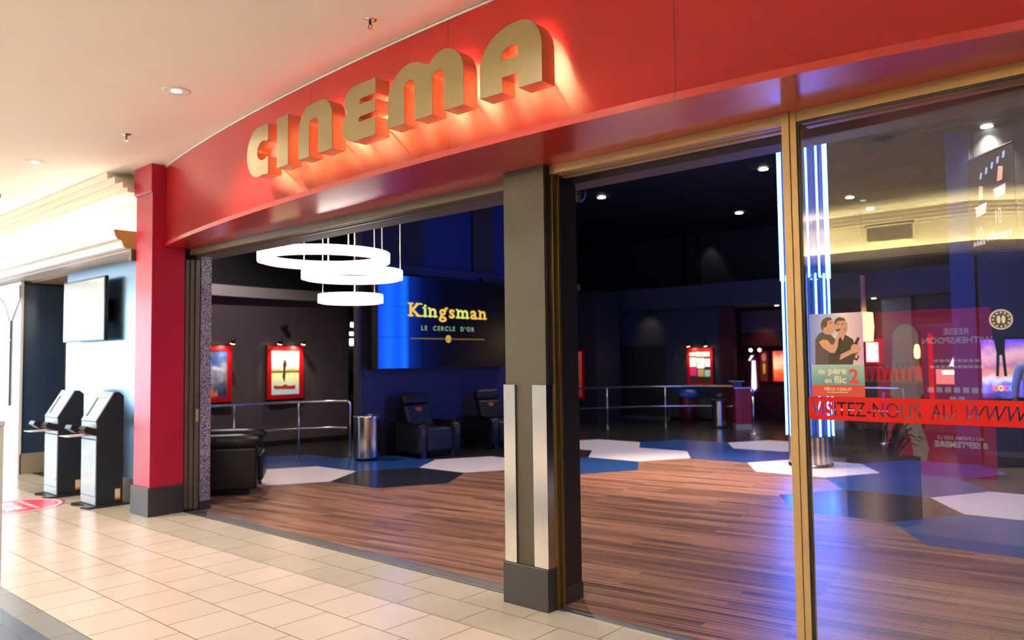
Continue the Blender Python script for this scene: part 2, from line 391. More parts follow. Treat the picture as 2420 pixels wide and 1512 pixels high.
def grad(name, stops, axis=2, lo=0, hi=1, rough=.4, emit=0.0, noise=0.0, nscale=6):
    """print whose colours run along one of its own axes"""
    m = mat(name, (.5, .5, .5), rough); nt = m.node_tree; p = nt.nodes['Principled BSDF']
    tc = nt.nodes.new('ShaderNodeTexCoord'); sep = nt.nodes.new('ShaderNodeSeparateXYZ'); nt.links.new(tc.outputs['Object'], sep.inputs[0])
    mr = nt.nodes.new('ShaderNodeMapRange'); mr.inputs[1].default_value = lo; mr.inputs[2].default_value = hi; nt.links.new(sep.outputs[axis], mr.inputs[0])
    src = mr.outputs[0]
    if noise > 0:
        nz = nt.nodes.new('ShaderNodeTexNoise'); nz.inputs['Scale'].default_value = nscale; nz.inputs['Detail'].default_value = 3; nt.links.new(tc.outputs['Object'], nz.inputs['Vector'])
        ad = nt.nodes.new('ShaderNodeMath'); ad.operation = 'MULTIPLY_ADD'; ad.inputs[1].default_value = noise
        sb = nt.nodes.new('ShaderNodeMath'); sb.operation = 'SUBTRACT'; sb.inputs[1].default_value = .5
        nt.links.new(nz.outputs[0], sb.inputs[0]); nt.links.new(sb.outputs[0], ad.inputs[0]); nt.links.new(src, ad.inputs[2]); src = ad.outputs[0]
    rp = ramp(nt, stops); nt.links.new(src, rp.inputs[0]); nt.links.new(rp.outputs[0], p.inputs['Base Color'])
    if emit > 0:
        nt.links.new(rp.outputs[0], p.inputs['Emission Color']); p.inputs['Emission Strength'].default_value = emit
    return m

# ================================================================== THE MALL SHELL
ZC, ZS = 3.75, 2.87                                   # mall ceiling, soffit over the entrance
def yf(x):                                            # the bulging red fascia, in plan
    x = max(-8.5, min(1.2, x)); t = x + 4
    return .00029*t**4 + .00148*t**3 + .01887*t*t - .03101*t + 3.33125
def dyf(x): return (yf(x+.01) - yf(x-.01))/.02

bm = B(); quad(bm, (0,0,0), (1,0,0), (0,1,0), -24, -10, 7, 4.0); struct('floor', bm, M['tile'])
bm = B(); box(bm, -24, -10, ZC, 7, 3.96, ZC+.12); struct('ceiling', bm, M['ceiling'])

# fascia with lip, soffit
xs = [-8.30 + i*(9.5/76) for i in range(77)]
bm = B()
prof = [(0.0, ZC-.001), (0.0, ZS+.045), (.012, ZS+.04), (.012, ZS)]
rows = []
for x in xs:
    n = Vector((dyf(x), -1, 0)).normalized()
    rows.append([bm.verts.new((x+n.x*o, yf(x)+n.y*o, z)) for o, z in prof])
for a, b in zip(rows, rows[1:]):
    for k in range(len(prof)-1):
        f = bm.faces.new([a[k], b[k], b[k+1], a[k+1]]); f.smooth = k == 0
struct('wall_fascia', bm, M['redfascia'])
bm = B()
for x, x2 in zip(xs, xs[1:]):
    n = Vector((dyf(x), -1, 0)).normalized(); n2 = Vector((dyf(x2), -1, 0)).normalized()
    bm.faces.new([bm.verts.new(p) for p in ((x+n.x*.012, yf(x)+n.y*.012, ZS), (x2+n2.x*.012, yf(x2)+n2.y*.012, ZS), (x2, 4.06, ZS), (x, 4.06, ZS))])
bmesh.ops.remove_doubles(bm, verts=bm.verts, dist=1e-4); struct('soffit', bm, M['red'])

bm = B()                                              # white bead where the fascia meets the ceiling
pts_ = [(x, yf(x)-.006, ZC-.012) for x in xs]
tube(bm, pts_, .009, 6); struct('trim_6', bm, M['white'])
# left red pier of the entrance
bm = B(); box(bm, -8.65, 3.64, .30, -8.255, 4.0, ZC-.001)
struct('pillar_left', bm, M['redtinted'])
bm = B(); box(bm, -8.675, 3.622, 3.45, -8.245, 4.0, ZC-.002, .004); struct('trim_1', bm, M['redtinted'])
bm = B(); box(bm, -8.66, 3.632, 3.435, -8.25, 4.0, 3.45); struct('trim_2', bm, mat('mauve_shadow_reveal', (.25, .05, .12), .5))
bm = B(); box(bm, -8.675, 3.62, 0, -8.24, 4.0, .30, .004); struct('baseboard_pillar', bm, M['stone'])

# centre column
bm = B(); box(bm, -3.455, 3.888, .265, -3.105, 4.02, ZS, .003); struct('column', bm, M['column'])
bm = B(); box(bm, -3.11, 3.90, .07, -3.10, 4.01, ZS-.002); struct('column_side', bm, M['black'])
bm = B(); box(bm, -3.475, 3.865, 0, -3.095, 4.02, .268, .004); struct('baseboard_column', bm, M['stone'])
for i, (a, b, side, lab) in enumerate(((-3.462, -3.362, -1, 'left brushed steel corner guard on the taupe column'), (-3.212, -3.096, 1, 'right brushed steel corner guard wrapping the taupe column edge'))):
    bm = B(); box(bm, a, 3.874, .27, b, 3.886, 1.435, .001)
    if side < 0: box(bm, a, 3.886, .27, a+.006, 4.0, 1.435)
    else: box(bm, b-.006, 3.886, .27, b, 3.985, 1.435)
    tag(link('corner_guard', bm, M['steel']), lab, 'corner guard', 'steel corner guards of the column')

# inner black pier right behind the column
bm = B(); box(bm, -3.455, 4.03, .11, -3.12, 4.26, 2.86); struct('pier', bm, M['black'])
bm = B(); box(bm, -3.462, 4.028, 0, -3.112, 4.266, .11, .002); struct('baseboard_pier', bm, mat('charcoal_skirting', (.03, .03, .034), .35))
# wall over the doors (its underside is the door head)
bm = B(); box(bm, -8.4, 4.24, 2.80, 3.0, 4.42, 5.25); struct('wall_front', bm, mat('mauve_grey_paint', (.085, .068, .085), .6))
bm = B(); box(bm, -8.4, 4.0, ZS+.002, 3.0, 4.12, ZC+.3); struct('wall_front_upper', bm, M['dark'])

# ---- door heads and jambs
def header(name, x0, x1, m, z0=2.815, dy_=0):
    bm = B()
    for y0, y1, za in ((3.945, 3.985, z0), (3.990, 4.012, z0+.012), (4.017, 4.040, z0+.004), (4.045, 4.07, z0+.012), (4.075, 4.12, z0)):
        box(bm, x0, y0+dy_, za, x1, y1+dy_, ZS-.001)
    return struct(name, bm, m)
header('door_header_1', -8.25, -3.46, M['golddark'], 2.80, .105)
header('door_header_2', -3.10, -1.545, M['gold'])
header('door_header_3', -1.47, .9, M['gold'])
bm = B(); box(bm, -1.545, 3.935, 0, -1.505, 4.03, ZS, .002); box(bm, -1.503, 3.94, 0, -1.47, 4.02, ZS, .002); box(bm, -1.505, 3.95, 0, -1.503, 4.02, ZS)
mull = struct('mullion', bm, M['gold'])
bm = B(); box(bm, -1.549, 3.965, .94, -1.544, 4.0, 1.12, .001); part('strike_plate', bm, M['steel'], mull)
bm = B(); box(bm, -1.5475, 3.975, 1.00, -1.5492, 3.99, 1.06); 
part('latch_slot', bm, M['matblack'], mull)
bm = B(); box(bm, -3.10, 3.955, 0, -3.085, 3.975, ZS, .001); box(bm, -3.10, 3.985, 0, -3.09, 4.0, ZS); box(bm, -3.10, 4.005, 0, -3.08, 4.028, ZS, .001)
jamb = struct('door_jamb', bm, mat('brass_jamb', (.27, .19, .075), .38, .9))
bm = B(); box(bm, -3.079, 4.008, .90, -3.076, 4.025, 1.02); part('strike_plate', bm, M['steel'], jamb)
# floor tracks
bm = B()
for y0, y1, z in ((4.0, 4.03, .006), (4.036, 4.05, .010), (4.056, 4.09, .006), (4.096, 4.11, .010), (4.116, 4.15, .006)):
    box(bm, -8.2, y0, 0, -3.475, y1, z)
box(bm, -8.2, 4.0, 0, -3.475, 4.15, .003)
struct('threshold_1', bm, M['threshold'])
bm = B()
for y0, y1, z in ((3.955, 3.985, .006), (3.99, 4.0, .010), (4.005, 4.035, .006)):
    box(bm, -3.09, y0, 0, -1.55, y1, z)
struct('threshold_2', bm, M['threshold'])
bm = B(); box(bm, -1.46, 3.93, 0, .9, 4.02, .06, .003); struct('window_sill', bm, M['gold'])

# ---- glazed bay
bm = B(); box(bm, -1.46, 3.951, .06, .9, 3.959, 2.815)
win = struct('window_1', bm, M['glass'])
bm = B(); box(bm, -1.47, 3.948, .06, -1.457, 3.962, 2.815); box(bm, -1.457, 3.948, 2.80, .9, 3.962, 2.815); part('window_gasket', bm, M['matblack'], win)
bm = B(); box(bm, .9, 3.9, 0, 3.0, 4.12, ZS); struct('wall_right_end', bm, M['red'])

# ---- left front wall: mall skin, door pocket, lobby skin
bm = B(); box(bm, -11.56, 3.95, .25, -8.645, 3.995, 2.87); tvw = struct('wall_kiosk', bm, M['bluewall'])
bm = B(); box(bm, -11.565, 3.935, 0, -8.66, 3.995, .25, .003); struct('baseboard_kiosk', bm, mat('beige_skirting', (.40, .35, .28), .4))
bm = B(); box(bm, -11.56, 4.18, .09, -8.235, 4.30, 5.2); struct('wall_speckled', bm, M['speckle'])
bm = B(); box(bm, -8.26, 4.176, 0, -8.226, 4.304, .09, .002); struct('baseboard_speckled', bm, M['stone'])
for k, y in enumerate((4.016, 4.068, 4.120)):
    t = thing('sliding_door', ('bronze sliding door leaf nearest the red pier, edge on', 'middle bronze sliding door leaf, edge on in the pocket', 'innermost bronze sliding door leaf beside the speckled wall panel')[k], 'door', (-8.9, y+.02, .012), 0, 'sliding door leaves pushed into the left pocket')
    xe = -8.262 + .014*k
    bm = B(); box(bm, xe-.06, y, .012, xe, y+.042, 2.75, .003); part('stile', bm, M['golddark'], t, True)
    bm = B(); quad(bm, (0, y+.02, 0), (1,0,0), (0,0,1), -9.7, .1, xe-.055, 2.70); part('pane', bm, M['glass'], t, True)
    for z in (.045, .075, 2.70):
        bm = B(); tube(bm, [(xe-.002, y+.021, z), (xe+.004, y+.021, z)], .008, 10); part('bolt', bm, M['chrome'], t, True)
    if k == 2:
        bm = B(); box(bm, xe-.001, y+.008, .96, xe+.012, y+.034, 1.10, .002); part('handle', bm, M['gold'], t, True)
        bm = B(); box(bm, xe-.001, y+.036, 1.12, xe+.008, y+.046, 1.28); part('latch', bm, M['steel'], t, True)

# ---- stepped crown moulding and lit trough on the left
bm = B()
for k in range(4):
    y0 = 3.45 + .006*k; z1 = ZC - .07*k; x1 = (-8.98, -8.85, -8.71, -8.66)[k]
    box(bm, -20, y0 + .025*k, z1-.07 if k < 3 else z1-.05, x1, 3.9, z1-.001)
struct('trim_3', bm, M['plaster'])
bm = B(); box(bm, -20, 3.78, 2.87, -8.65, 3.95, ZC-.01); struct('wall_cove', bm, M['plaster'])
pr = [(3.78, 3.03), (3.49, 3.03), (3.49, 3.085), (3.46, 3.085), (3.462, 3.06), (3.475, 3.02), (3.50, 2.985), (3.54, 2.968), (3.548, 2.955), (3.553, 2.93), (3.57, 2.90), (3.60, 2.885), (3.64, 2.885), (3.66, 2.87), (3.78, 2.87)]
bm = B(); poly_prism(bm, [[(p[0], p[1]) for p in pr]], (-20, 0, 0), (0,1,0), (0,0,1), (1,0,0), 11.2); struct('cornice', bm, mat('white_cornice', (.74, .72, .74), .45))
bm = B(); poly_prism(bm, [[(3.78, 3.085)] + pr[3:]], (-8.8, 0, 0), (0,1,0), (0,0,1), (1,0,0), .006); struct('cornice_end', bm, M['tan'])
bm = B(); box(bm, -20, 3.60, 3.031, -8.95, 3.66, 3.045); tag(link('cove_light', bm, M['cove']), 'warm light strip lying in the left cornice trough', 'cove light')
# recess beyond the kiosk wall, then the next shop pier
bm = B(); box(bm, -13.3, 3.86, .30, -13.05, 5.6, 2.82); struct('wall_recess', bm, M['navygloss'])
bm = B(); box(bm, -13.31, 3.84, 0, -13.03, 5.6, .30, .003); struct('baseboard_recess', bm, mat('taupe_skirting', (.30, .26, .21), .4))
bm = B(); box(bm, -13.3, 3.96, 2.84, -11.5, 5.6, 2.9); struct('ceiling_recess', bm, mat('brown_recess_paint', (.30, .20, .15), .6))
bm = B(); box(bm, -13.1, 5.5, 0, -11.5, 5.6, 2.9); struct('wall_recess_back', bm, M['navygloss'])
bm = B(); box(bm, -20, 3.82, 0, -13.03, 3.86, 2.86); struct('wall_shop', bm, mat('white_shop_front', (.78, .80, .84), .25, coat=.4))
t = thing('shop_arch', 'grey metal arch spandrel and dark post on the white shop front', 'arch', (-13.5, 3.81, 0))
bm = B(); poly_prism(bm, [[(-13.03, 2.80), (-13.03, 2.60), (-13.12, 2.52), (-13.38, 2.30), (-13.46, 2.30), (-13.56, 2.44), (-13.72, 2.58), (-14.0, 2.70), (-14.6, 2.76), (-14.6, 2.80)]], (0, 3.795, 0), (1,0,0), (0,0,1), (0,1,0), .024); part('spandrel', bm, M['steel'], t, True)
bm = B(); tube(bm, [(-13.46, 3.792, 2.29), (-13.56, 3.792, 2.43), (-13.72, 3.792, 2.57), (-14.0, 3.792, 2.69), (-14.6, 3.792, 2.75)], .012, 8); part('arch_edge', bm, M['white'], t, True)
bm = B(); box(bm, -13.57, 3.79, 1.0, -13.40, 3.815, 2.29); part('post', bm, M['navygloss'], t, True)
bm = B(); box(bm, -13.59, 3.785, 1.98, -13.38, 3.818, 2.0); part('post_band', bm, M['steel'], t, True)

# mall end window: daylight
bm = B(); box(bm, -22.2, -10, 3.3, -22.0, 3.9, ZC); box(bm, -22.2, 3.7, 0, -22.0, 3.9, 3.3); box(bm, -22.2, -10, 0, -22.0, -4.6, 3.3); struct('wall_far_end', bm, M['plaster'])
bm = B()
for k in range(6): box(bm, -22.1, -4.6+k*1.66-.03, 0, -22.0, -4.6+k*1.66+.03, 3.3)
box(bm, -22.1, -4.6, 2.2, -22.0, 3.7, 2.26)
struct('window_2', bm, M['white'])
bm = B(); box(bm, 6.9, -10, 0, 7.0, 4, ZC); struct('wall_right', bm, M['plaster'])

# low white pedestal close at the left edge
t = thing('pedestal', 'low white pedestal cut off by the left picture edge', 'pedestal', (-4.2, .85, 0))
bm = B(); box(bm, -4.42, .62, .04, -4.0, 1.118, 1.33, .006); part('body', bm, M['white'], t, True)
bm = B(); box(bm, -4.43, .61, 1.33, -3.997, 1.121, 1.355, .004); part('top', bm, M['white'], t, True)
bm = B(); box(bm, -4.40, .64, 0, -4.02, 1.10, .04); part('plinth', bm, M['stone'], t, True)

# ---- opposite side of the mall (seen mirrored in the glass)
def run(bm, path, prof):
    """closed profile of (offset to the left of the run, z) carried along a plan line with mitred corners"""
    P = [Vector((x, y, 0)) for x, y in path]; rows = []
    for i, p in enumerate(P):
        d0 = (p - P[i-1]).normalized() if i else (P[1]-p).normalized(); d1 = (P[i+1]-p).normalized() if i < len(P)-1 else d0
        n0, n1 = Vector((-d0.y, d0.x, 0)), Vector((-d1.y, d1.x, 0)); m_ = (n0+n1).normalized(); k = 1/max(.3, m_.dot(n0))
        rows.append([bm.verts.new(p + m_*(o*k) + Vector((0,0,z))) for o, z in prof])
    m_ = len(prof)
    for a_, b_ in zip(rows, rows[1:]):
        for k in range(m_): bm.faces.new([a_[k], a_[(k+1) % m_], b_[(k+1) % m_], b_[k]])
    bm.faces.new(list(reversed(rows[0]))); bm.faces.new(rows[-1]); bmesh.ops.recalc_face_normals(bm, faces=bm.faces); return bm
OP = [(-24, -4.6), (-2.2, -4.6), (2.4, -8.1)]
sq = lambda a, z0, b, z1: [(a, z0), (b, z0), (b, z1), (a, z1)]
bm = B(); run(bm, OP, sq(-.3, 3.2, 0, ZC-.001)); struct('wall_opposite', bm, M['plaster'])
bm = B()
for k in range(4): run(bm, OP, sq(0, ZC-.05*k-.05, .16-.045*k, ZC-.05*k-.001))
struct('trim_4', bm, M['plaster'])
bm = B(); run(bm, OP, sq(-.02, 3.06, .20, 3.10)); run(bm, OP, sq(.18, 3.10, .21, 3.19)); struct('trim_5', bm, M['plaster'])
bm = B(); run(bm, OP, sq(.04, 3.101, .10, 3.115)); tag(link('cove_light', bm, M['covebright']), 'warm light strip in the opposite wall trough, mirrored in the glass', 'cove light')
bm = B(); box(bm, -24, -5.2, 0, -19.5, -4.7, 3.06); box(bm, -19.5, -5.2, 2.7, -8, -4.7, 3.06); run(bm, [(-8.0, -4.7), (-2.2, -4.7), (2.4, -8.2)], sq(-.3, 0, 0, 3.06)); struct('wall_opposite_shop', bm, M['shopdark'])
bm = B(); quad(bm, (0, -4.9, 0), (-1,0,0), (0,0,1), 12.5, .1, 19.5, 2.7); win3 = struct('window_3', bm, glow('daylit_glazing', (.74, .88, 1.0), 1.8))
bm = B()
for k in range(6): box(bm, -19.5+k*1.4-.04, -4.9, 0, -19.5+k*1.4+.04, -4.8, 2.7)
box(bm, -19.5, -4.9, 0, -12.5, -4.8, .1); box(bm, -19.5, -4.9, 2.05, -12.5, -4.8, 2.12)
part('window_frame', bm, M['white'], win3)
bm = B(); box(bm, -12.5, -5.2, 0, -8.0, -4.72, 2.7); struct('wall_opposite_tan', bm, mat('grey_blue_shop_wall', (.26, .29, .32), .6))
bm = B(); box(bm, 2.4, -8.3, 0, 7, -8.1, ZC); struct('wall_opposite_side', bm, M['shopdark'])
t = thing('air_vent', 'rectangular slatted air vent above the opposite shop, mirrored in the glass', 'vent', (-3.3, -4.6, 3.45))
bm = B(); box(bm, -3.62, -4.6, 3.33, -2.98, -4.59, 3.59); part('backing', bm, M['matblack'], t, True)
bm = B(); box(bm, -3.64, -4.6, 3.58, -2.96, -4.575, 3.60); box(bm, -3.64, -4.6, 3.32, -2.96, -4.575, 3.34); box(bm, -3.64, -4.6, 3.34, -3.62, -4.575, 3.58); box(bm, -2.98, -4.6, 3.34, -2.96, -4.575, 3.58); part('frame', bm, M['plaster'], t, True)
bm = B()
for k in range(9): box(bm, -3.62, -4.592, 3.352+k*.025, -2.98, -4.578, 3.359+k*.025)
part('slats', bm, M['plaster'], t, True)
# ------------------------------------------------------------------ END SHELL
# ================================================================== MALL OBJECTS
# ---- sign letters, traced flat shapes with real depth, each on the tangent of the fascia
LZ0, LZ1 = 3.085, 3.465
def letter(ch, xc, loops):
    t = Vector((1, dyf(xc), 0)).normalized(); n = Vector((t.y, -t.x, 0))        # n points to the mall
    base = Vector((xc, yf(xc), 0))
    root = thing('sign_letter', 'gold metal halo-lit letter %s on the red fascia' % ch, 'letter', (xc, yf(xc), LZ0), 0, 'letters of the cinema sign')
    o = base + n*.16; u = t; v = Vector((0,0,1))
    bm = B(); poly_prism(bm, loops, o, u, v, -n, .004); part('face', bm, M['letterface'], root, True, 'satin gold letter face')
    bm = B()
    for l in loops:
        m_ = len(l); a = [bm.verts.new(o - n*.004 + u*p[0] + v*p[1]) for p in l]; b = [bm.verts.new(o - n*.115 + u*p[0] + v*p[1]) for p in l]
        for i in range(m_):
            bm.faces.new([a[i], a[(i+1) % m_], b[(i+1) % m_], b[i]])
    bmesh.ops.recalc_face_normals(bm, faces=bm.faces)
    part('return', bm, M['letterside'], root, True, 'warm gold letter edge')
    bm = B(); poly_prism(bm, loops, base + n*.088, u, v, n, 0); part('backlight', bm, M['halo'], root, True, 'glowing light tray at the back of the letter')
    xs_ = [p[0] for p in loops[0]]; 
    for a in (min(xs_)+.05, max(xs_)-.05):
        bm = B(); q = base + u*a + v*(LZ0+.06); tube(bm, [q + n*.002, q + n*.088], .006, 8); part('standoff', bm, M['chrome'], root, True)
Ro = (LZ1-LZ0)/2
zc = (LZ0+LZ1)/2
# C
letter('C', -5.511, [[(.185, 3.476), (.131, 3.476)] + arc(.02, zc+.004, .20, .20, 75, 285, 22)[1:-1] + [(.10, 3.085), (.185, 3.078), (.185, 3.215)] + arc(.10, 3.278, .10, .078, -35, -325, 18)[1:-1] + [(.185, 3.355)]])
letter('I', -5.102, [[(-.085, 3.09), (.085, 3.09), (.085, 3.475), (-.085, 3.475)]])
letter('N', -4.643, [[(-.22, 3.09), (-.075, 3.09), (-.075, 3.315)] + arc(-.014, 3.315, .061, .045, 180, 0, 12)[1:-1] + [(.047, 3.315), (.047, 3.09), (.226, 3.09), (.226, 3.33)] + arc(.076, 3.33, .15, .14, 0, 90, 10)[1:] + arc(-.05, 3.30, .17, .17, 90, 180, 10)])
letter('E', -4.096, [[(.176, 3.462), (-.04, 3.462)] + arc(-.04, 3.375, .14, .087, 90, 205, 12)[1:] + [(-.150, 3.30)] + arc(-.06, 3.20, .135, .115, 145, 262, 14)[1:] + [(-.04, 3.085), (.176, 3.085), (.176, 3.205), (.01, 3.205)] + arc(.01, 3.222, .022, .017, -90, -270, 8)[1:] + [(.176, 3.24), (.176, 3.322), (.02, 3.322)] + arc(.02, 3.341, .022, .019, -90, -270, 8)[1:] + [(.176, 3.36)]])
letter('M', -3.433, [[(-.36, 3.09), (-.20, 3.09), (-.20, 3.31)] + arc(-.152, 3.31, .048, .046, 180, 0, 12)[1:-1] + [(-.104, 3.31), (-.104, 3.09), (.06, 3.09), (.06, 3.31)] + arc(.111, 3.31, .052, .042, 180, 0, 12)[1:-1] + [(.163, 3.31), (.163, 3.09), (.328, 3.09), (.328, 3.30)] + arc(.158, 3.30, .17, .165, 0, 140, 16)[1:] + arc(-.14, 3.255, .22, .205, 58, 180, 16)])
letter('A', -2.743, [[(-.238, 3.09), (-.073, 3.09), (-.073, 3.175), (.043, 3.175), (.043, 3.09), (.208, 3.09), (.208, 3.29)] + arc(.06, 3.29, .148, .175, 0, 90, 12)[1:] + arc(.04, 3.255, .278, .21, 90, 180, 16)[1:],
                     [(-.071, 3.27), (.042, 3.27), (.042, 3.335)] + arc(.0, 3.295, .071, .045, 70, 180, 8)])

# ---- ceiling fittings of the mall
def downlight(x, y, label=None, lit=True, power=185):
    t = thing('downlight', label or 'round white recessed downlight in the mall ceiling', 'downlight', (x, y, ZC), 0, 'downlights in the mall ceiling')
    bm = B(); lathe(bm, [(.075, -.001), (.105, -.006), (.108, -.001)]); part('trim_ring', bm, M['white'], t)
    bm = B(); lathe(bm, [(.0, .045), (.05, .045), (.075, 0.0)], n=24); part('reflector', bm, M['steel'], t)
    bm = B(); cyl(bm, 0, 0, -.004, .04, .04, 20); part('lens', bm, M['mallbulb'], t)
    l = lamp('downlight_lamp', 'SPOT', (0, 0, -.03), power, WARM, spot_size=R(140), spot_blend=.9, shadow_soft_size=.06); l.parent = t
    return t
downlight(-5.91, 2.78, 'round white downlight in the ceiling before the sign letters')
downlight(-9.08, 2.77, 'round white downlight in the ceiling near the left red pier')
for x, y in ((-12.2, 2.78), (-2.74, 2.2), (.4, 2.2), (-.6, -1.2), (-5.9, -1.2), (-12, -1.2)): downlight(x, y, 'white mall downlight outside the picture')
downlight(-3.28, -3.3, 'downlight near the opposite crown moulding, mirrored in the glass', power=60)
def sprinkler(x, y, label):
    t = thing('sprinkler', label, 'sprinkler', (x, y, ZC), 0, 'sprinkler heads of the mall ceiling')
    bm = B(); lathe(bm, [(0, -.012), (.022, -.012), (.042, -.001)], n=20); part('escutcheon', bm, M['chrome'], t)
    bm = B(); tube(bm, [(0,0,-.01), (0,0,-.03)], .008, 8); tube(bm, [(.012,0,-.03), (.016,0,-.045), (.004,0,-.058)], .003, 6); tube(bm, [(-.012,0,-.03), (-.016,0,-.045), (-.004,0,-.058)], .003, 6); part('frame', bm, M['matblack'], t)
    bm = B(); cyl(bm, 0, 0, -.062, -.058, .018, 12); part('deflector', bm, M['chrome'], t)
sprinkler(-3.78, 3.01, 'sprinkler head in the ceiling above the sign letters')
sprinkler(-7.37, 3.0, 'sprinkler head in the ceiling between the two left downlights')
sprinkler(-11.13, 3.01, 'sprinkler head at the left picture edge above the crown moulding')
t = thing('ceiling_speaker', 'round ceiling speaker grille mirrored in the glass', 'speaker', (-2.16, -.2, ZC))
bm = B(); lathe(bm, [(.0, -.008), (.10, -.008), (.104, -.004)], n=28); part('grille', bm, mat('speaker_grille', (.42, .38, .32), .7), t)
bm = B(); lathe(bm, [(.104, -.002), (.112, -.012), (.135, -.006), (.138, -.001)], n=28); part('rim', bm, M['ceiling'], t)
t = thing('wall_speaker', 'small dark speaker box fixed left of the red pier', 'speaker', (-8.70, 3.66, 2.80))
bm = B(); box(bm, -8.74, 3.60, 2.74, -8.68, 3.70, 2.87, .006); part('housing', bm, M['golddark'], t, True)
bm = B(); box(bm, -8.69, 3.70, 2.80, -8.67, 3.76, 2.83); part('bracket', bm, M['matblack'], t, True)

# ---- television on the kiosk wall
t = thing('television', 'flat television mirroring daylight on the pale blue kiosk wall', 'television', (-10.65, 3.9, 1.90))
bm = B(); box(bm, -11.31, 3.82, 1.90, -9.95, 3.865, 2.70, .006); part('casing', bm, M['tvblack'], t, True)
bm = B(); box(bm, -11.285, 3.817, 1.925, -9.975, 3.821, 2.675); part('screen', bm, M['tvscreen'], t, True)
bm = B(); box(bm, -10.8, 3.865, 2.15, -10.5, 3.93, 2.45); part('wall_bracket', bm, M['matblack'], t, True)

# ---- ticket kiosks
def make_kiosk():
    t = thing('ticket_kiosk', '', 'kiosk', (0, 0, 0), 0, 'self service ticket kiosks')
    side = [(0, .02), (0, .93), (-.012, .955), (.185, 1.285), (.235, 1.285), (.285, 1.24), (.285, .02)]
    bm = B(); poly_prism(bm, [side], (0, 0, 0), (0,1,0), (0,0,1), (1,0,0), .43); part('body', bm, M['kioskdark'], t, False, 'black kiosk body')
    d = Vector((0, .197, .33)).normalized(); nrm = Vector((0, -d.z, d.y)); o = Vector((.0, -.012, .955))
    bm = B(); poly_prism(bm, [[(.004, .004), (.426, .004), (.426, .38), (.004, .38)], [(.075, .06), (.075, .30), (.355, .30), (.355, .06)]], o, (1,0,0), d, nrm, .012); part('bezel', bm, M['kiosksilver'], t)
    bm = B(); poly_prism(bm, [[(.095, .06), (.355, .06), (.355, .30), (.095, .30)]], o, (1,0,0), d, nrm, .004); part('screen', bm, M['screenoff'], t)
    bm = B(); poly_prism(bm, [[(.076, .06), (.095, .06), (.095, .30), (.076, .30)]], o, (1,0,0), d, nrm, .003); part('screen_edge', bm, M['matblack'], t)
    bm = B(); box(bm, .005, -.012, .12, .425, .0, .75, .002); fp = part('front_panel', bm, M['kiosksilver'], t, False, 'silver front door panel')
    bm = B(); box(bm, .005, -.012, .765, .425, 0, .80, .002); part('front_strip', bm, M['kiosksilver'], t)
    bm = B(); box(bm, .005, -.012, .03, .425, 0, .115, .002); part('kick_plate', bm, M['kiosksilver'], t)
    bm = B(); box(bm, .005, -.014, .885, .425, 0, .955, .003); part('chin', bm, M['kiosksilver'], t)
    PM = mat('faint_print', (.56, .63, .70), .4)
    bm = B(); poly_prism(bm, [arc(.19, .55, .06, .06, 0, 345, 22), arc(.19, .55, .048, .048, 0, 345, 22)], (0, -.0125, 0), (1,0,0), (0,0,1), (0,-1,0), .0008); part('emblem', bm, PM, fp)
    for z0, z1, x0 in ((.53, .555, .05), (.335, .375, .05), (.265, .30, .06)):
        bm = B()
        for k in range(7): box(bm, x0+k*.042, -.0133, z0, x0+.034+k*.042, -.0125, z1)
        part('print_line', bm, PM, fp)
    for z in (.62, .22):
        bm = B(); tube(bm, [(.40, -.012, z), (.40, -.018, z)], .010, 10); part('lock', bm, M['chrome'], t)
    bm = B(); poly_prism(bm, [[(-.005, .80), (-.12, .845), (-.135, .885), (-.10, .915), (-.03, .885), (0, .885), (0, .80)]], (.16, 0, 0), (0,1,0), (0,0,1), (1,0,0), .25); rd = part('card_reader', bm, M['matblack'], t)
    bm = B(); poly_prism(bm, [[(-.134, .83), (-.21, .885), (-.19, .925), (-.10, .915)]], (.05, 0, 0), (0,1,0), (0,0,1), (1,0,0), .17); part('pin_pad', bm, M['tvblack'], rd)
    bm = B(); box(bm, .22, -.124, .842, .30, -.118, .86); part('card_slot_light', bm, M['rededge'], rd)
    bm = B(); box(bm, -.02, -.24, .792, .22, -.0, .80, .002); part('shelf', bm, M['white'], t)
    bm = B(); poly_prism(bm, [[(-.03, -.10), (.06, -.13)] + [(.16, -.06), (.22, -.05), (.30, -.07), (.36, -.14), (.47, -.10), (.50, .10), (.49, .34), (-.03, .34)]], (0, 0, 0), (1,0,0), (0,1,0), (0,0,1), .022); part('base_plate', bm, M['tvblack'], t)
    bm = B(); box(bm, .43, .20, .09, .434, .255, .18); tg_ = part('paper_tag', bm, M['kraft'], t, False, 'pale card tag low on the side')
    bm = B(); box(bm, .43, .20, .065, .4345, .255, .09); part('tag_stripe', bm, M['orange'], tg_)
    bm = B(); box(bm, .43, .20, .18, .4345, .255, .188); part('tag_stripe', bm, M['orange'], tg_)
    return t
k1 = make_kiosk(); k1['label'] = 'silver and black ticket kiosk nearest the red pier'
k1.location = (-9.70, 3.50, 0)
dup(k1, (-10.83, 3.48, 0), 0, 'silver and black ticket kiosk farther from the red pier, beside the dark blue recess', 'self service ticket kiosks')

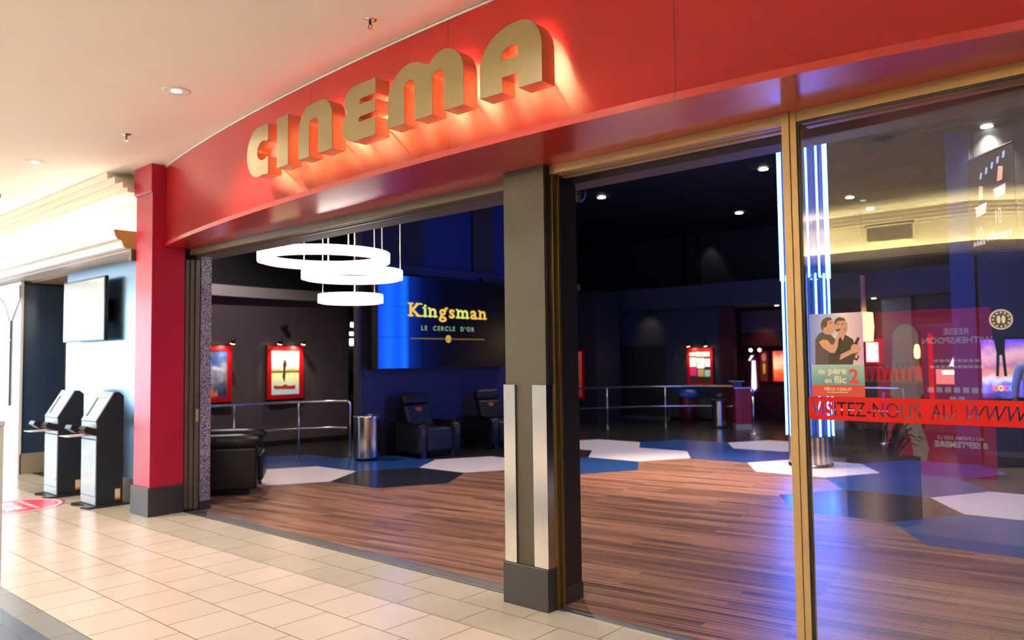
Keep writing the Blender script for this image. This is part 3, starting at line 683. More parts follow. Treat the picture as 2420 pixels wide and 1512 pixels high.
# ---- floor sticker
t = thing('floor_sticker', 'round pink floor sticker before the kiosks', 'sticker', (-10.15, 2.93, 0))
bm = B(); cyl(bm, -10.15, 2.93, .0005, .0018, .53, 56); part('disc', bm, M['pinkred'], t, True)
bm = B(); poly_prism(bm, [arc(-10.15, 2.93, .495, .495, 0, 354, 60), arc(-10.15, 2.93, .455, .455, 0, 354, 60)], (0, 0, .0019), (1,0,0), (0,1,0), (0,0,1), .0006); part('ring', bm, M['stickerwhite'], t, True)
bm = B(); text_to(bm, 'BOX', .27, (-10.15, 2.80, .0024), (1,0,0), (0,1,0), (0,0,1), .0004, 'CENTER', .012); part('lettering', bm, M['stickerwhite'], t, True)
bm = B()
for k in range(15): box(bm, -10.48+k*.044, 3.07, .0019, -10.45+k*.044, 3.115, .0025)
part('small_print', bm, M['stickerwhite'], t, True)

# ---- red poster panel, planter and bench across the mall (all seen mirrored)
t = thing('poster_panel', 'tall dark red film poster panel mirrored in the shop glass', 'poster', (-2.55, -3.5, 0))
bm = B(); box(bm, -3.24, -3.58, .0, -1.86, -3.50, 2.20, .004); part('panel', bm, mat('poster_crimson', (.45, .012, .03), .45, emit=(.55, .012, .035), es=.9), t, True)  # glow added to panel and prints to brighten their mirror image
bm = B(); box(bm, -3.22, -3.50, .02, -2.98, -3.497, 2.18); box(bm, -2.98, -3.4999, 1.95, -2.2, -3.4985, 2.1); part('inset', bm, mat('poster_rose', (.5, .05, .07), .45, emit=(.7, .05, .08), es=.9), t, True)
HAIR = mat('print_blonde_hair', (.55, .40, .26), .5, emit=(.55, .40, .26), es=1.1); SKINP = mat('print_skin', (.60, .36, .25), .5, emit=(.6, .36, .25), es=1.0); DRESS = mat('print_pale_dress', (.45, .36, .30), .5, emit=(.45, .36, .30), es=1.0)
bm = B(); poly_prism(bm, [arc(-2.86, 1.83, .16, .19, 0, 180, 14) + [(-3.04, 1.45), (-3.08, 1.05), (-2.98, .98), (-2.74, .98), (-2.66, 1.1), (-2.70, 1.5)]], (0, -3.4965, 0), (1,0,0), (0,0,1), (0,1,0), .002); part('hair_print', bm, HAIR, t, True)
bm = B(); poly_prism(bm, [arc(-2.86, 1.72, .088, .13, 0, 345, 22)], (0, -3.4943, 0), (1,0,0), (0,0,1), (0,1,0), .001); poly_prism(bm, [[(-2.90, 1.62), (-2.82, 1.62), (-2.80, 1.5), (-2.68, 1.42), (-2.66, 1.2), (-3.05, 1.2), (-3.03, 1.42), (-2.92, 1.5)]], (0, -3.4945, 0), (1,0,0), (0,0,1), (0,1,0), .001); part('skin_print', bm, SKINP, t, True)
bm = B(); poly_prism(bm, [[(-3.04, 1.2), (-2.68, 1.2), (-2.72, .75), (-2.62, .35), (-2.66, .18), (-2.80, .18), (-2.84, .5), (-2.95, .72)]], (0, -3.4942, 0), (1,0,0), (0,0,1), (0,1,0), .001); part('dress_print', bm, DRESS, t, True)
bm = B(); o = lambda z: (-2.25, -3.4955, z)
PR = ((-1,0,0), (0,0,1), (0,1,0))
PLT = mat('print_pale_lettering', (.75, .65, .62), .5, emit=(.75, .65, .62), es=1.0)
for tx_, sz_, zz_, bo_ in (('REESE', .115, 1.86, .002), ('WITHERSPOON', .115, 1.745, .002), ('AU CINÉMA DÈS LE', .062, .49, .001), ('8 SEPTEMBRE', .105, .39, .004)):
    bm = B(); text_to(bm, tx_, sz_, o(zz_), *PR, .001, 'CENTER', bo_); part('lettering', bm, PLT, t, True)
for z, wd, s_, hh, gp_ in ((1.50, .27, 8, .035, .75), (1.42, .32, 10, .035, .75), (1.10, .36, 7, .07, .7), (.98, .10, 2, .07, .7), (.74, .3, 9, .07, .7)):
    bm = B()
    for k in range(s_): box(bm, -2.25-wd+k*2*wd/s_, -3.497, z, -2.25-wd+(k+gp_)*2*wd/s_, -3.4955, z+hh)
    part('print_line', bm, PLT, t, True)
t = thing('planter', 'dark fluted planter with drooping leaves, mirrored in the glass', 'planter', (-2.28, -.22, 0))
bm = B(); box(bm, -2.55, -.50, 0, -2.01, .04, .60, .008)
for k in range(6): box(bm, -2.545+k*.022, .04, .0, -2.535+k*.022, .052, .58)
part('tub', bm, M['planter'], t, True)
bm = B(); box(bm, -2.52, -.47, .60, -2.04, .01, .606); part('soil', bm, mat('potting_soil', (.02, .014, .01), .9), t, True)
bm = B()
for k in range(34):
    a = random.uniform(0, 2*math.pi); L_ = random.uniform(.22, .42); bx, by = -2.28+.12*math.cos(a), -.23+.12*math.sin(a); rise = random.uniform(.15, .42)
    pts = [Vector((bx+math.cos(a)*L_*t_*.8, by+math.sin(a)*L_*t_*.8, .6+rise*math.sin(t_*2.1))) for t_ in (0, .25, .5, .75, 1)]
    s_ = Vector((-math.sin(a), math.cos(a), 0)); wv = (.006, .022, .026, .018, .002)
    A = [bm.verts.new(p+s_*w_) for p, w_ in zip(pts, wv)]; Bv = [bm.verts.new(p-s_*w_+Vector((0,0,.004))) for p, w_ in zip(pts, wv)]
    for i in range(4): bm.faces.new([A[i], A[i+1], Bv[i+1], Bv[i]])
part('foliage', bm, M['leaf'], t, True)
t = thing('bench', 'dark wooden mall bench mirrored in the glass', 'bench', (-3.4, -2.1, 0))
bm = B()
for k in range(4): box(bm, -4.1, -2.36+k*.13, .42, -2.7, -2.25+k*.13, .46, .006)
part('seat', bm, M['wooddark'], t, True)
for x in (-4.0, -2.85):
    bm = B(); box(bm, x, -2.35, 0, x+.06, -1.88, .419); part('leg', bm, M['matblack'], t, True)
# ================================================================== THINGS ON THE GLASS
GY = 3.950                                            # outer face of the pane
t = thing('window_decal', 'red vinyl strip lettered VISITEZ-NOUS AU across the glass', 'decal', (-.5, GY, 1.28))
holes, islands = [], []
for tx_, x_, sx_, bo_, sh_, sp_ in (('VISITEZ-NOUS', -1.437, .785, .0002, 0, 1.0), ('AU:', -.893, .66, .0002, 0, 1.04), ('WWW.', -.768, .757, -.0010, .28, 1.02)):
    h_, i_ = text_loops(tx_, .10, x_, 1.303, sx_, bo_, sh_, sp_); holes += h_; islands += i_
bm = B(); poly_prism(bm, [[(-1.452, 1.287), (-1.446, 1.281), (.88, 1.281), (.88, 1.396), (-1.446, 1.396), (-1.452, 1.390)]] + holes, (0, GY-.0002, 0), (1,0,0), (0,0,1), (0,-1,0), .001)
for l in islands: poly_prism(bm, [l], (0, GY-.0002, 0), (1,0,0), (0,0,1), (0,-1,0), .001)
part('strip', bm, M['winred'], t, True)
t = thing('film_decal', 'small film poster of two embracing men in dark shirts, stuck above the red strip', 'decal', (-1.3, GY, 1.40))
X0, X1, ZB, ZM1, ZM2, ZT = -1.437, -1.178, 1.397, 1.455, 1.555, 1.812
def gp(bm, loops, k=1): return poly_prism(bm, loops, (0, GY-.0006*k, 0), (1,0,0), (0,0,1), (0,-1,0), .0005)
bm = B(); gp(bm, [[(X0, ZM2), (X1, ZM2), (X1, ZT), (X0, ZT)]], 1)
part('picture_ground', bm, grad('print_violet_to_cream', [(0, (.16, .20, .62)), (.35, (.42, .50, .78)), (.62, (.80, .72, .66)), (1, (.62, .36, .62))], 0, -.137, .122, .4), t, True)
bm = B(); gp(bm, [[(X0+.003, ZM1), (X1, ZM1), (X1, ZM2), (X0+.003, ZM2)]], 1); part('title_band', bm, grad('print_teal', [(0, (.10, .24, .28)), (1, (.30, .50, .48))], 2, .05, .16, .4), t, True)
bm = B(); gp(bm, [[(X0+.003, ZB), (X1, ZB), (X1, ZM1), (X0+.003, ZM1)]], 1); part('date_band', bm, mat('print_brick_red', (.50, .055, .035), .4), t, True)
def px(l): return [(X0 + (X1-X0)*(a-155)/(985-155), ZM2 + (ZT-ZM2)*(965-b)/(965-150)) for a, b in l]
SHIRT1 = mat('print_grey_brown_shirt', (.085, .055, .06), .5); SHIRT2 = mat('print_black_shirt', (.030, .022, .022), .5); SK = mat('print_warm_skin', (.58, .31, .20), .5); HR = mat('print_brown_hair', (.09, .05, .035), .5)
bm = B(); gp(bm, [px([(235, 960), (245, 560), (300, 470), (360, 440), (480, 470), (560, 560), (600, 640), (600, 960)])], 2); part('shirt_print', bm, SHIRT1, t, True)
bm = B(); gp(bm, [px([(440, 960), (450, 780), (560, 780), (600, 540), (660, 500), (730, 500), (830, 570), (860, 680), (900, 790), (915, 850), (880, 905), (830, 880), (815, 960)])], 3); part('shirt_print', bm, SHIRT2, t, True)
bm = B()
gp(bm, [px([(440, 250), (510, 240), (545, 290), (575, 350), (575, 390), (540, 440), (490, 460), (480, 490), (390, 470), (385, 380)])], 4)
gp(bm, [px(arc(655, 350, 82, 110, 0, 350, 24))], 4); gp(bm, [px([(630, 470), (720, 450), (700, 540), (680, 590), (650, 540)])], 4)
gp(bm, [px([(305, 600), (360, 560), (440, 570), (500, 650), (540, 640), (590, 500), (600, 460), (690, 420), (725, 380), (715, 440), (640, 530), (615, 560), (600, 680), (550, 780), (480, 775), (360, 690)])], 5)
gp(bm, [px([(620, 890), (640, 800), (790, 730), (810, 660), (850, 640), (930, 680), (935, 740), (880, 780), (820, 790)])], 5); gp(bm, [px([(850, 860), (870, 790), (905, 800), (890, 870)])], 5)
gp(bm, [px([(705, 280), (740, 300), (745, 420), (710, 480)])], 5)
part('skin_print', bm, SK, t, True)
bm = B(); gp(bm, [px([(340, 330), (370, 250), (440, 205), (505, 215), (515, 250), (450, 265), (440, 340), (415, 370), (385, 365), (375, 420), (350, 400)])], 6); gp(bm, [px([(555, 290), (580, 240), (640, 212), (705, 235), (730, 280), (690, 270), (610, 275), (570, 330)])], 6)
gp(bm, [px([(575, 400), (600, 410), (640, 395), (650, 415), (600, 440), (580, 440)])], 6); gp(bm, [px([(595, 320), (635, 318), (635, 328), (595, 330)])], 6); gp(bm, [px([(665, 318), (705, 316), (705, 328), (665, 328)])], 6); gp(bm, [px([(478, 296), (520, 290), (522, 300), (480, 306)])], 6)
part('hair_print', bm, HR, t, True)
bm = B(); gp(bm, [px([(845, 640), (900, 540), (935, 545), (900, 620), (895, 655)])], 7); part('handgun_print', bm, M['matblack'], t, True)
TX = ((1,0,0), (0,0,1), (0,-1,0)); CREAM = mat('print_cream', (.72, .62, .42), .5)
for tx_, sz_, x_, z_, al_, bo_, sx_ in (('de', .037, -1.400, 1.511, 'LEFT', .0007, .95), ('père', .045, -1.350, 1.511, 'LEFT', .0014, 1.04), ('en', .037, -1.368, 1.466, 'LEFT', .0007, .95), ('flic', .050, -1.322, 1.466, 'LEFT', .0014, 1.04), ('DÈS LE 13 JUILLET', .0185, -1.305, 1.429, 'CENTER', .0005, .92)):
    bm = B(); text_to(bm, tx_, sz_, (x_, GY-.0013, z_), *TX, .0004, al_, bo_, 0, sx_); part('pale_lettering', bm, CREAM, t, True)
bm = B()
for k in range(14): box(bm, -1.358+k*.0072, GY-.0013, 1.417, -1.353+k*.0072, GY-.0009, 1.4215)
part('small_print', bm, CREAM, t, True)
bm = B(); text_to(bm, '2', .098, (-1.253, GY-.0013, 1.466), *TX, .0004, 'LEFT', .0022, 0, .98); part('red_numeral', bm, mat('print_bright_red', (.62, .035, .03), .4), t, True)
t = thing('dial', 'round chrome rimmed dial stuck high on the glass at right', 'dial', (-.602, GY, 1.75))
def ring(bm, r0, r1, d, y): return poly_prism(bm, [arc(-.602, 1.75, r1, r1, 0, 351, 40), arc(-.602, 1.75, r0, r0, 0, 351, 40)], (0, y, 0), (1,0,0), (0,0,1), (0,-1,0), d)
bm = B(); ring(bm, .038, .045, .008, GY); part('rim', bm, mat('silver_rim', (.46, .44, .48), .4, .2), t, True)
bm = B(); poly_prism(bm, [arc(-.602, 1.75, .038, .038, 0, 351, 40)], (0, GY, 0), (1,0,0), (0,0,1), (0,-1,0), .003); part('dial_face', bm, mat('dark_dial', (.05, .045, .035), .3), t, True)
bm = B()
for k in range(12):
    a = R(30*k); c = Vector((-.602+.031*math.cos(a), 0, 1.75+.031*math.sin(a))); box(bm, c.x-.0035, GY-.0042, c.z-.0035, c.x+.0035, GY-.003, c.z+.0035)
poly_prism(bm, [arc(-.602-.009, 1.75, .007, .018, 0, 350, 18)], (0, GY-.003, 0), (1,0,0), (0,0,1), (0,-1,0), .0015); poly_prism(bm, [arc(-.602+.009, 1.75, .007, .018, 0, 350, 18)], (0, GY-.003, 0), (1,0,0), (0,0,1), (0,-1,0), .0015)
part('marks', bm, mat('silver_marks', (.70, .72, .85), .3, .4), t, True)
# ================================================================== THE LOBBY
A_, TH, OX, OY = .93776, R(1.305), -6.95184, 11.16008
def hexc(m, n):
    x, y = 1.5*m*A_, math.sqrt(3)*(n+m/2)*A_
    return (OX + x*math.cos(TH) - y*math.sin(TH), OY + x*math.sin(TH) + y*math.cos(TH))
HEX = {(-2,-2):0, (-2,-1):1, (-1,-2):2, (-1,-1):0, (-1,1):0, (0,0):0, (0,-1):1, (-1,0):2, (0,1):1, (1,0):1, (1,1):0, (2,-1):0, (3,-1):1, (3,-2):1, (3,-3):2, (4,-3):0, (4,-4):1,
       (5,-4):2, (5,-5):0, (-3,-1):1, (-3,-2):2, (6,-6):1, (6,-5):0}
bm = B()
f = quad(bm, (0,0,-.002), (1,0,0), (0,1,0), -17.5, 3.98, 4.5, 22.0); f.material_index = 0
wl = [(-8.2, 4.0), (-8.2, 4.31), (-11.5, 4.31)] + [hexc(*k) for k in ((-3,-1), (-2,-2), (-1,-2), (-1,-1), (0,-1), (0,0), (1,0), (2,-1), (3,-2), (3,-3), (4,-4), (5,-5), (6,-6))] + [(4.5, 6.0), (4.5, 4.0)]
tri = tessellate_polygon([[Vector((p[0], p[1], 0)) for p in wl]]); vv = [bm.verts.new((p[0], p[1], .0)) for p in wl]
for t_ in tri:
    f = bm.faces.new([vv[i] for i in t_]); f.material_index = 1
for (m_, n_), c in HEX.items():
    cx, cy = hexc(m_, n_); b_ = []
    zt = .0012
    top = [bm.verts.new((cx + A_*math.cos(TH+k*math.pi/3), cy + A_*math.sin(TH+k*math.pi/3), zt)) for k in range(6)]
    f = bm.faces.new(top); f.material_index = 2 + c
bmesh.ops.recalc_face_normals(bm, faces=bm.faces)
for f in bm.faces:
    if f.normal.z < 0: f.normal_flip()
struct('floor_lobby', bm, [M['floordark'], M['wood'], M['hexwhite'], M['hexblue'], M['hexblack']])
# ceiling: black tile grid
bm = B(); box(bm, -17.5, 4.42, 5.2, 4.5, 22.0, 5.3)
for k in range(36): box(bm, -17.5+k*.6, 4.42, 5.19, -17.47+k*.6, 22, 5.2)
for k in range(29): box(bm, -17.5, 4.6+k*.6, 5.188, 4.5, 4.63+k*.6, 5.2)
struct('ceiling_lobby', bm, mat('black_ceiling_tile', (.009, .010, .014), .6))
def wallpoly(name, pts, z0, z1, m, th=.1):
    """standing wall along a plan line, thickness to the left of its run"""
    pts = [Vector((p[0], p[1], 0)) for p in pts]; off = []
    for i, p in enumerate(pts):
        d = (pts[min(i+1, len(pts)-1)] - pts[max(i-1, 0)]).normalized(); off.append(p + Vector((-d.y, d.x, 0))*th)
    bm = B(); poly_prism(bm, [[(p.x, p.y) for p in pts] + [(p.x, p.y) for p in reversed(off)]], (0, 0, z0), (1,0,0), (0,1,0), (0,0,1), z1-z0)
    return struct(name, bm, m)
PW = [(-12.2, 4.35), (-12.7, 5.3), (-13.05, 6.3), (-13.25, 7.2), (-13.30, 8.1), (-13.25, 9.0), (-13.12, 9.85)]
PWs = [(p.x, p.y) for p in spline([(a, b, 0) for a, b in PW], 5)]
wallpoly('wall_purple', PWs, .10, 2.83, M['purple'], .25)
wallpoly('baseboard_purple', [(x+.012, y) for x, y in PWs], 0, .10, M['matblack'], .24)
wallpoly('bulkhead_pale', [(x+.10, y) for x, y in PWs], 2.83, 3.03, M['bandgrey'], .35)
wallpoly('wall_purple_upper', [(x-.05, y) for x, y in PWs], 3.03, 5.19, M['dark'], .2)
bm = B(); box(bm, -10.58, 8.15, .10, -10.45, 14.25, 3.14); struct('wall_navy', bm, M['navy'])
bm = B(); box(bm, -10.58, 8.12, 0, -10.43, 14.26, .10); struct('baseboard_navy', bm, M['matblack'])
bm = B(); box(bm, -10.58, 8.05, 0, -10.46, 8.15, 5.19); struct('pilaster', bm, mat('brown_pilaster', (.045, .032, .030), .5))
bm = B(); box(bm, -10.58, 8.15, 3.14, -10.35, 14.25, 3.30, .004); struct('ledge', bm, M['navy'])
bm = B(); box(bm, -10.58, 8.15, 3.30, -10.50, 9.58, 5.19); struct('wall_upper_black', bm, M['dark'])
bm = B(); box(bm, -10.58, 9.58, 3.30, -10.50, 10.85, 5.19); struct('wall_upper_blue', bm, M['blueup'])
bm = B(); box(bm, -10.58, 10.85, 3.30, -10.44, 11.42, 5.19); struct('wall_upper_pier', bm, mat('brown_black_pier', (.030, .024, .026), .5))
bm = B(); box(bm, -10.58, 11.42, 3.30, -10.50, 14.25, 5.19); struct('wall_upper_blue_far', bm, M['blueup'])
for y0, y1, yl, lb in ((8.7, 9.28, 9.27, 'left black light bar on the ledge above the video screen'), (10.9, 11.5, 10.98, 'right black light bar on the ledge above the video screen')):
    t = thing('light_bar', lb, 'light bar', (-10.3, (y0+y1)/2, 3.16), 0, 'light bars over the video screen')
    bm = B(); box(bm, -10.36, y0, 3.13, -10.27, y1, 3.20, .004); part('housing', bm, M['matblack'], t, True)
    bm = B(); box(bm, -10.275, yl-.02, 3.145, -10.262, yl, 3.185); part('lamp', bm, M['chrome'], t, True)
bm = B(); box(bm, -16.7, 8.5, 0, -16.5, 15.9, 5.19); struct('wall_passage', bm, M['darkgrey'])
bm = B(); box(bm, -13.6, 15.9, 0, -11.10, 17.0, 3.3); struct('wall_nook', bm, mat('blue_black_paint', (.016, .018, .030), .55))
bm = B(); box(bm, -16.5, 17.9, .07, -8.72, 18.1, 2.86); struct('wall_back', bm, M['darkgrey'])
bm = B(); box(bm, -12.5, 17.87, 0, -10.2, 17.9, .07); struct('baseboard_back', bm, mat('pale_skirting', (.16, .14, .12), .4))
bm = B(); box(bm, -13.6, 17.55, 2.86, -2.8, 20.4, 3.42); struct('bulkhead', bm, M['darkgrey'])
bm = B(); box(bm, -17.5, 20.5, 3.42, 4.5, 20.7, 5.19); struct('wall_back_upper', bm, M['dark'])
for i, (a, b) in enumerate(((-11.25, -11.0), (-10.8, -10.55))):
    bm = B(); box(bm, a, 20.2, 3.42, b, 20.5, 5.19); struct('pier_upper', bm, M['matblack'])
bm = B(); box(bm, -9.6, 19.8, 0, -5.5, 20.0, 2.86); struct('wall_red', bm, M['redwall'])
bm = B(); box(bm, -8.72, 17.84, 0, -8.36, 18.02, 2.86); struct('wall_red_return', bm, M['redwall'])
bm = B(); box(bm, -8.9, 19.5, 1.88, -7.3, 19.79, 2.24); struct('bulkhead_red', bm, M['redwall'])
bm = B(); box(bm, -8.9, 19.52, 2.24, -7.3, 19.79, 2.82); struct('soffit_mauve', bm, M['mauve'])
bm = B(); box(bm, -6.4, 18.4, 0, -2.78, 18.6, 3.4); struct('wall_counter', bm, mat('warm_black_wall', (.028, .018, .018), .5))
bm = B(); box(bm, -5.05, 18.3, 1.3, -4.45, 18.4, 2.86); struct('panel_grey', bm, mat('grey_green_panel', (.13, .15, .15), .5))
bm = B(); box(bm, -2.76, 14.1, .09, 4.4, 14.3, 5.19); struct('wall_lobby_right', bm, mat('slate_wall', (.034, .036, .042), .55))
bm = B(); box(bm, -2.82, 14.04, 0, -2.48, 14.36, 5.19); struct('pilaster_slate', bm, mat('slate_blue_pilaster', (.040, .050, .085), .5))
bm = B(); box(bm, -2.48, 14.08, 0, 4.4, 14.1, .09); struct('baseboard_lobby_right', bm, mat('grey_skirting', (.10, .10, .09), .4))
bm = B(); box(bm, 4.4, 4.42, 0, 4.5, 22, 5.19); struct('wall_lobby_end', bm, M['dark'])
bm = B(); box(bm, -17.5, 21.9, 0, 4.5, 22, 5.19); struct('wall_lobby_far', bm, M['dark'])
bm = B(); box(bm, -17.6, 4.3, 0, -17.5, 22, 5.19); struct('wall_lobby_left', bm, M['dark'])
bm = B(); box(bm, -17.5, 5.62, 0, -11.7, 5.72, 5.19); 
bm.free()
# ---- door recess in the back wall
t = thing('door_panel', 'wide near black double door in the back wall under a round spot of light', 'door', (-11.37, 17.85, 0))
bm = B(); box(bm, -12.48, 17.84, .08, -11.36, 17.868, 1.92, .004); part('leaf', bm, mat('olive_black_door', (.028, .026, .018), .45), t, True)
bm = B(); box(bm, -11.34, 17.84, .08, -10.24, 17.868, 1.92, .004); part('leaf', bm, bpy.data.materials['olive_black_door'], t, True)
bm = B(); box(bm, -12.0, 17.78, 1.80, -11.66, 17.84, 1.88, .006); part('closer', bm, M['matblack'], t, True)
lamp('balcony_wash_lamp', 'SPOT', (-10.25, 20.15, 5.12), 14, (1, .9, .8), (-10.2, 20.5, 3.9), spot_size=R(60), spot_blend=.6, shadow_soft_size=.05)
lamp('wall_wash_lamp', 'SPOT', (-10.72, 17.30, 2.84), 7, (1, .80, .55), (-10.74, 17.9, 2.25), spot_size=R(70), spot_blend=.9, shadow_soft_size=.04)

# ---- lobby downlights
def can(x, y, z, label, power, col=(1.0, .86, .66), size=95, m='bulb', r=.085):
    t = thing('ceiling_spot', label, 'downlight', (x, y, z), 0, 'downlights of the dark lobby ceiling')
    bm = B(); lathe(bm, [(r, -.002), (r+.035, -.012), (r+.04, -.001)], n=24); part('trim_ring', bm, M['matblack'], t)
    bm = B(); cyl(bm, 0, 0, -.006, -.001, r, 24); part('lens', bm, M[m], t)
    if power:
        l = lamp('ceiling_spot_lamp', 'SPOT', (0, 0, -.03), power, col, spot_size=R(size), spot_blend=.8, shadow_soft_size=.08); l.parent = t
can(-7.97, 12.46, 5.186, 'upper left downlight in the dark ceiling through the middle doorway', 420)
can(-9.65, 14.15, 5.186, 'lower left downlight in the dark ceiling, beside the black pier', 150)
can(-5.94, 14.19, 5.186, 'downlight high beside the neon column, left of the gold mullion', 420)
can(-8.24, 18.12, 5.186, 'downlight farthest back in the dark ceiling of the middle doorway', 120)
can(-2.21, 14.0, 5.186, 'large downlight high at right behind the glass', 420)
can(-5.59, 18.13, 5.186, 'downlight behind the glass right of the neon column', 150)
can(-5.67, 19.9, 5.186, 'small downlight behind the glass above the mirrored moulding line', 90)
can(-10.42, 18.49, 2.855, 'small warm downlight under the dark bulkhead', 12, (1, .72, .45), 80, 'bulbwarm', .06)
can(-7.52, 18.53, 2.855, 'small downlight under the bulkhead beside the neon column', 25, (1, .8, .6), 90, 'bulb', .06)
can(-5.12, 18.0, 2.855, 'small downlight under the bulkhead, above the lit counter behind the glass', 20, (1, .8, .6), 90, 'bulb', .06)
can(-6.0, 7.0, 5.186, 'lobby downlight out of sight over the wood floor', 1100, (1.0, .78, .62), 110)
can(-1.8, 8.0, 5.186, 'lobby downlight out of sight over the blue hexagons', 900, (1.0, .84, .74), 110)
can(-11.6, 6.4, 5.186, 'lobby downlight out of sight before the aubergine wall', 700, (1.0, .84, .78), 120)
can(-5.1, 10.0, 5.186, 'lobby downlight out of sight before the neon column', 2600, (1.0, .70, .45), 56)

# ---- ring chandelier
t = thing('ring_chandelier', 'chandelier of three glowing white rings hung on thin cables', 'chandelier', (-7.76, 5.48, 2.3))
def hring(cx, cy, cz, r, h, w_, cables):
    bm = B(); lathe(bm, [(r, h/2), (r, -h/2), (r-.006, -h/2-.006), (r-w_+.006, -h/2-.006), (r-w_, -h/2), (r-w_, h/2)], cx, cy, 72, True)
    bm.verts.ensure_lookup_table(); 
    for v in bm.verts: v.co.z += cz
    rg = part('ring', bm, M['ringglow'], t, True)
    bm = B(); lathe(bm, [(r-w_*.62, -h/2-.0065), (r-w_*.62, -h/2-.010), (r-w_*.32, -h/2-.010), (r-w_*.32, -h/2-.0065)], cx, cy, 72, True)
    for v in bm.verts: v.co.z += cz
    part('under_profile', bm, M['ringred'], rg, True)
    bm = B()
    for a in (20, 110, 200, 290):
        c, s = math.cos(R(a)), math.sin(R(a))
        box(bm, cx+c*(r+.001)-.005, cy+s*(r+.001)-.005, cz-h/2, cx+c*(r+.001)+.005, cy+s*(r+.001)+.005, cz+h/2)
    part('joint', bm, mat('ring_joint', (.5, .3, .25), .5), rg, True)
    for a in cables:
        c, s = math.cos(R(a)), math.sin(R(a))
        bm = B(); tube(bm, [(cx+c*(r-w_/2), cy+s*(r-w_/2), cz+h/2), (cx+c*(r-w_/2), cy+s*(r-w_/2), 5.19)], .006, 6); part('cable', bm, M['chrome'], t, True)
hring(-7.76, 5.48, 2.853, .775, .105, .055, (75, 165, 255, 345))
hring(-7.56, 5.74, 2.648, .60, .10, .05, (55, 175, 295))
hring(-7.57, 5.72, 2.36, .385, .095, .045, (90, 210, 330))
bm = B(); cyl(bm, -7.7, 5.5, 5.15, 5.19, .12, 24); part('canopy', bm, M['matblack'], t, True)

# ---- video wall
t = thing('video_screen', 'large video wall with golden title letters on black and a blue band at left', 'screen', (-10.3, 9.9, 1.47))
bm = B(); box(bm, -10.45, 8.24, 1.465, -10.19, 11.62, 3.095, .004); part('casing', bm, M['matblack'], t, True)
m = grad('screen_blue_band', [(0, (.004, .05, .55)), (.07, (.008, .14, .95)), (.13, (.004, .08, .75)), (.175, (.01, .16, 1.0)), (.21, (.002, .02, .20)), (.30, (.001, .004, .04)), (.45, (.0008, .001, .006)), (1, (.0008, .0008, .002))], 1, -1.64, 1.70, .25, 1.0)  # blue at the left end of the picture, running to black
m.node_tree.nodes['Principled BSDF'].inputs['Coat Weight'].default_value = .2
bm = B(); quad(bm, (-10.188, 0, 0), (0,1,0), (0,0,1), 8.26, 1.48, 11.60, 3.08); part('picture', bm, m, t, True)
bm = B()
for y in (9.373, 10.487): box(bm, -10.1878, y-.003, 1.48, -10.187, y+.003, 3.08)
for z in (2.013, 2.547): box(bm, -10.1878, 8.26, z-.003, -10.187, 11.60, z+.003)
part('panel_seams', bm, M['matblack'], t, True)
GOLD1 = glow('golden_title_glow', (1.0, .62, .10), .95); GOLD2 = glow('yellow_green_title_glow', (.80, .88, .20), .95); MINT = glow('mint_title_glow', (.42, .80, .45), .55); GOLD3 = glow('dim_gold_glow', (.42, .27, .05), .6)
TS = ((0,1,0), (0,0,1), (1,0,0)); XS = -10.184
LET = [('K', GOLD1), ('i', GOLD2), ('n', GOLD2), ('g', GOLD1), ('s', GOLD1), ('m', GOLD2), ('a', GOLD1), ('n', GOLD1)]
cur = 0.0; made = []
for ch, mm in LET:
    bm = B(); text_to(bm, ch, .33, (XS, 0, 2.385), *TS, .001, 'LEFT', .007)
    ys = [v.co.y for v in bm.verts]; w0, w1 = min(ys), max(ys)
    bmesh.ops.translate(bm, verts=bm.verts, vec=(0, cur-w0, 0)); wd = w1-w0
    def ser(a, b_, z): box(bm, XS-.0005, cur+a, z, XS+.0005, cur+b_, z+.026)
    if ch == 'K': ser(-.03, .075, 2.385); ser(wd-.10, wd+.03, 2.385); ser(-.03, .075, 2.597); ser(wd-.10, wd+.02, 2.597)
    if ch in 'inm': ser(-.025, .02, 2.53); ser(-.025, .065, 2.385)
    if ch in 'nm': ser(wd-.065, wd+.025, 2.385)
    if ch == 'm': ser(wd/2-.05, wd/2+.05, 2.385)
    if ch == 'a': ser(wd-.04, wd+.025, 2.385)
    if ch == 'g': ser(wd-.03, wd+.03, 2.545)
    made.append((bm, mm)); cur += wd + .05
fy = (10.90-8.955)/(cur-.05)
for bm, mm in made:
    for v in bm.verts: v.co.y = 8.955 + v.co.y*fy
    part('title_letter', bm, mm, t, True)
bm = B(); text_to(bm, 'LE  CERCLE  D\u2019OR', .115, (XS, 9.90, 2.145), *TS, .001, 'CENTER', .002, 0, 1.05, 1.42); part('subtitle', bm, MINT, t, True)
bm = B(); box(bm, XS-.0005, 8.97, 1.988, XS+.0005, 9.80, 2.004); box(bm, XS-.0005, 9.99, 1.988, XS+.0005, 10.86, 2.004); part('rule', bm, GOLD3, t, True)
bm = B(); poly_prism(bm, [arc(9.895, 1.996, .068, .068, 0, 352, 36), arc(9.895, 1.996, .050, .050, 0, 352, 36)], (XS, 0, 0), (0,1,0), (0,0,1), (1,0,0), .001)
poly_prism(bm, [[(9.855, 2.03), (9.872, 2.03), (9.895, 1.975), (9.918, 2.03), (9.935, 2.03), (9.905, 1.955), (9.885, 1.955)]], (XS, 0, 0), (0,1,0), (0,0,1), (1,0,0), .001)
poly_prism(bm, [[(9.88, 2.035), (9.91, 2.035), (9.895, 2.01)]], (XS, 0, 0), (0,1,0), (0,0,1), (1,0,0), .001); part('emblem', bm, GOLD1, t, True)

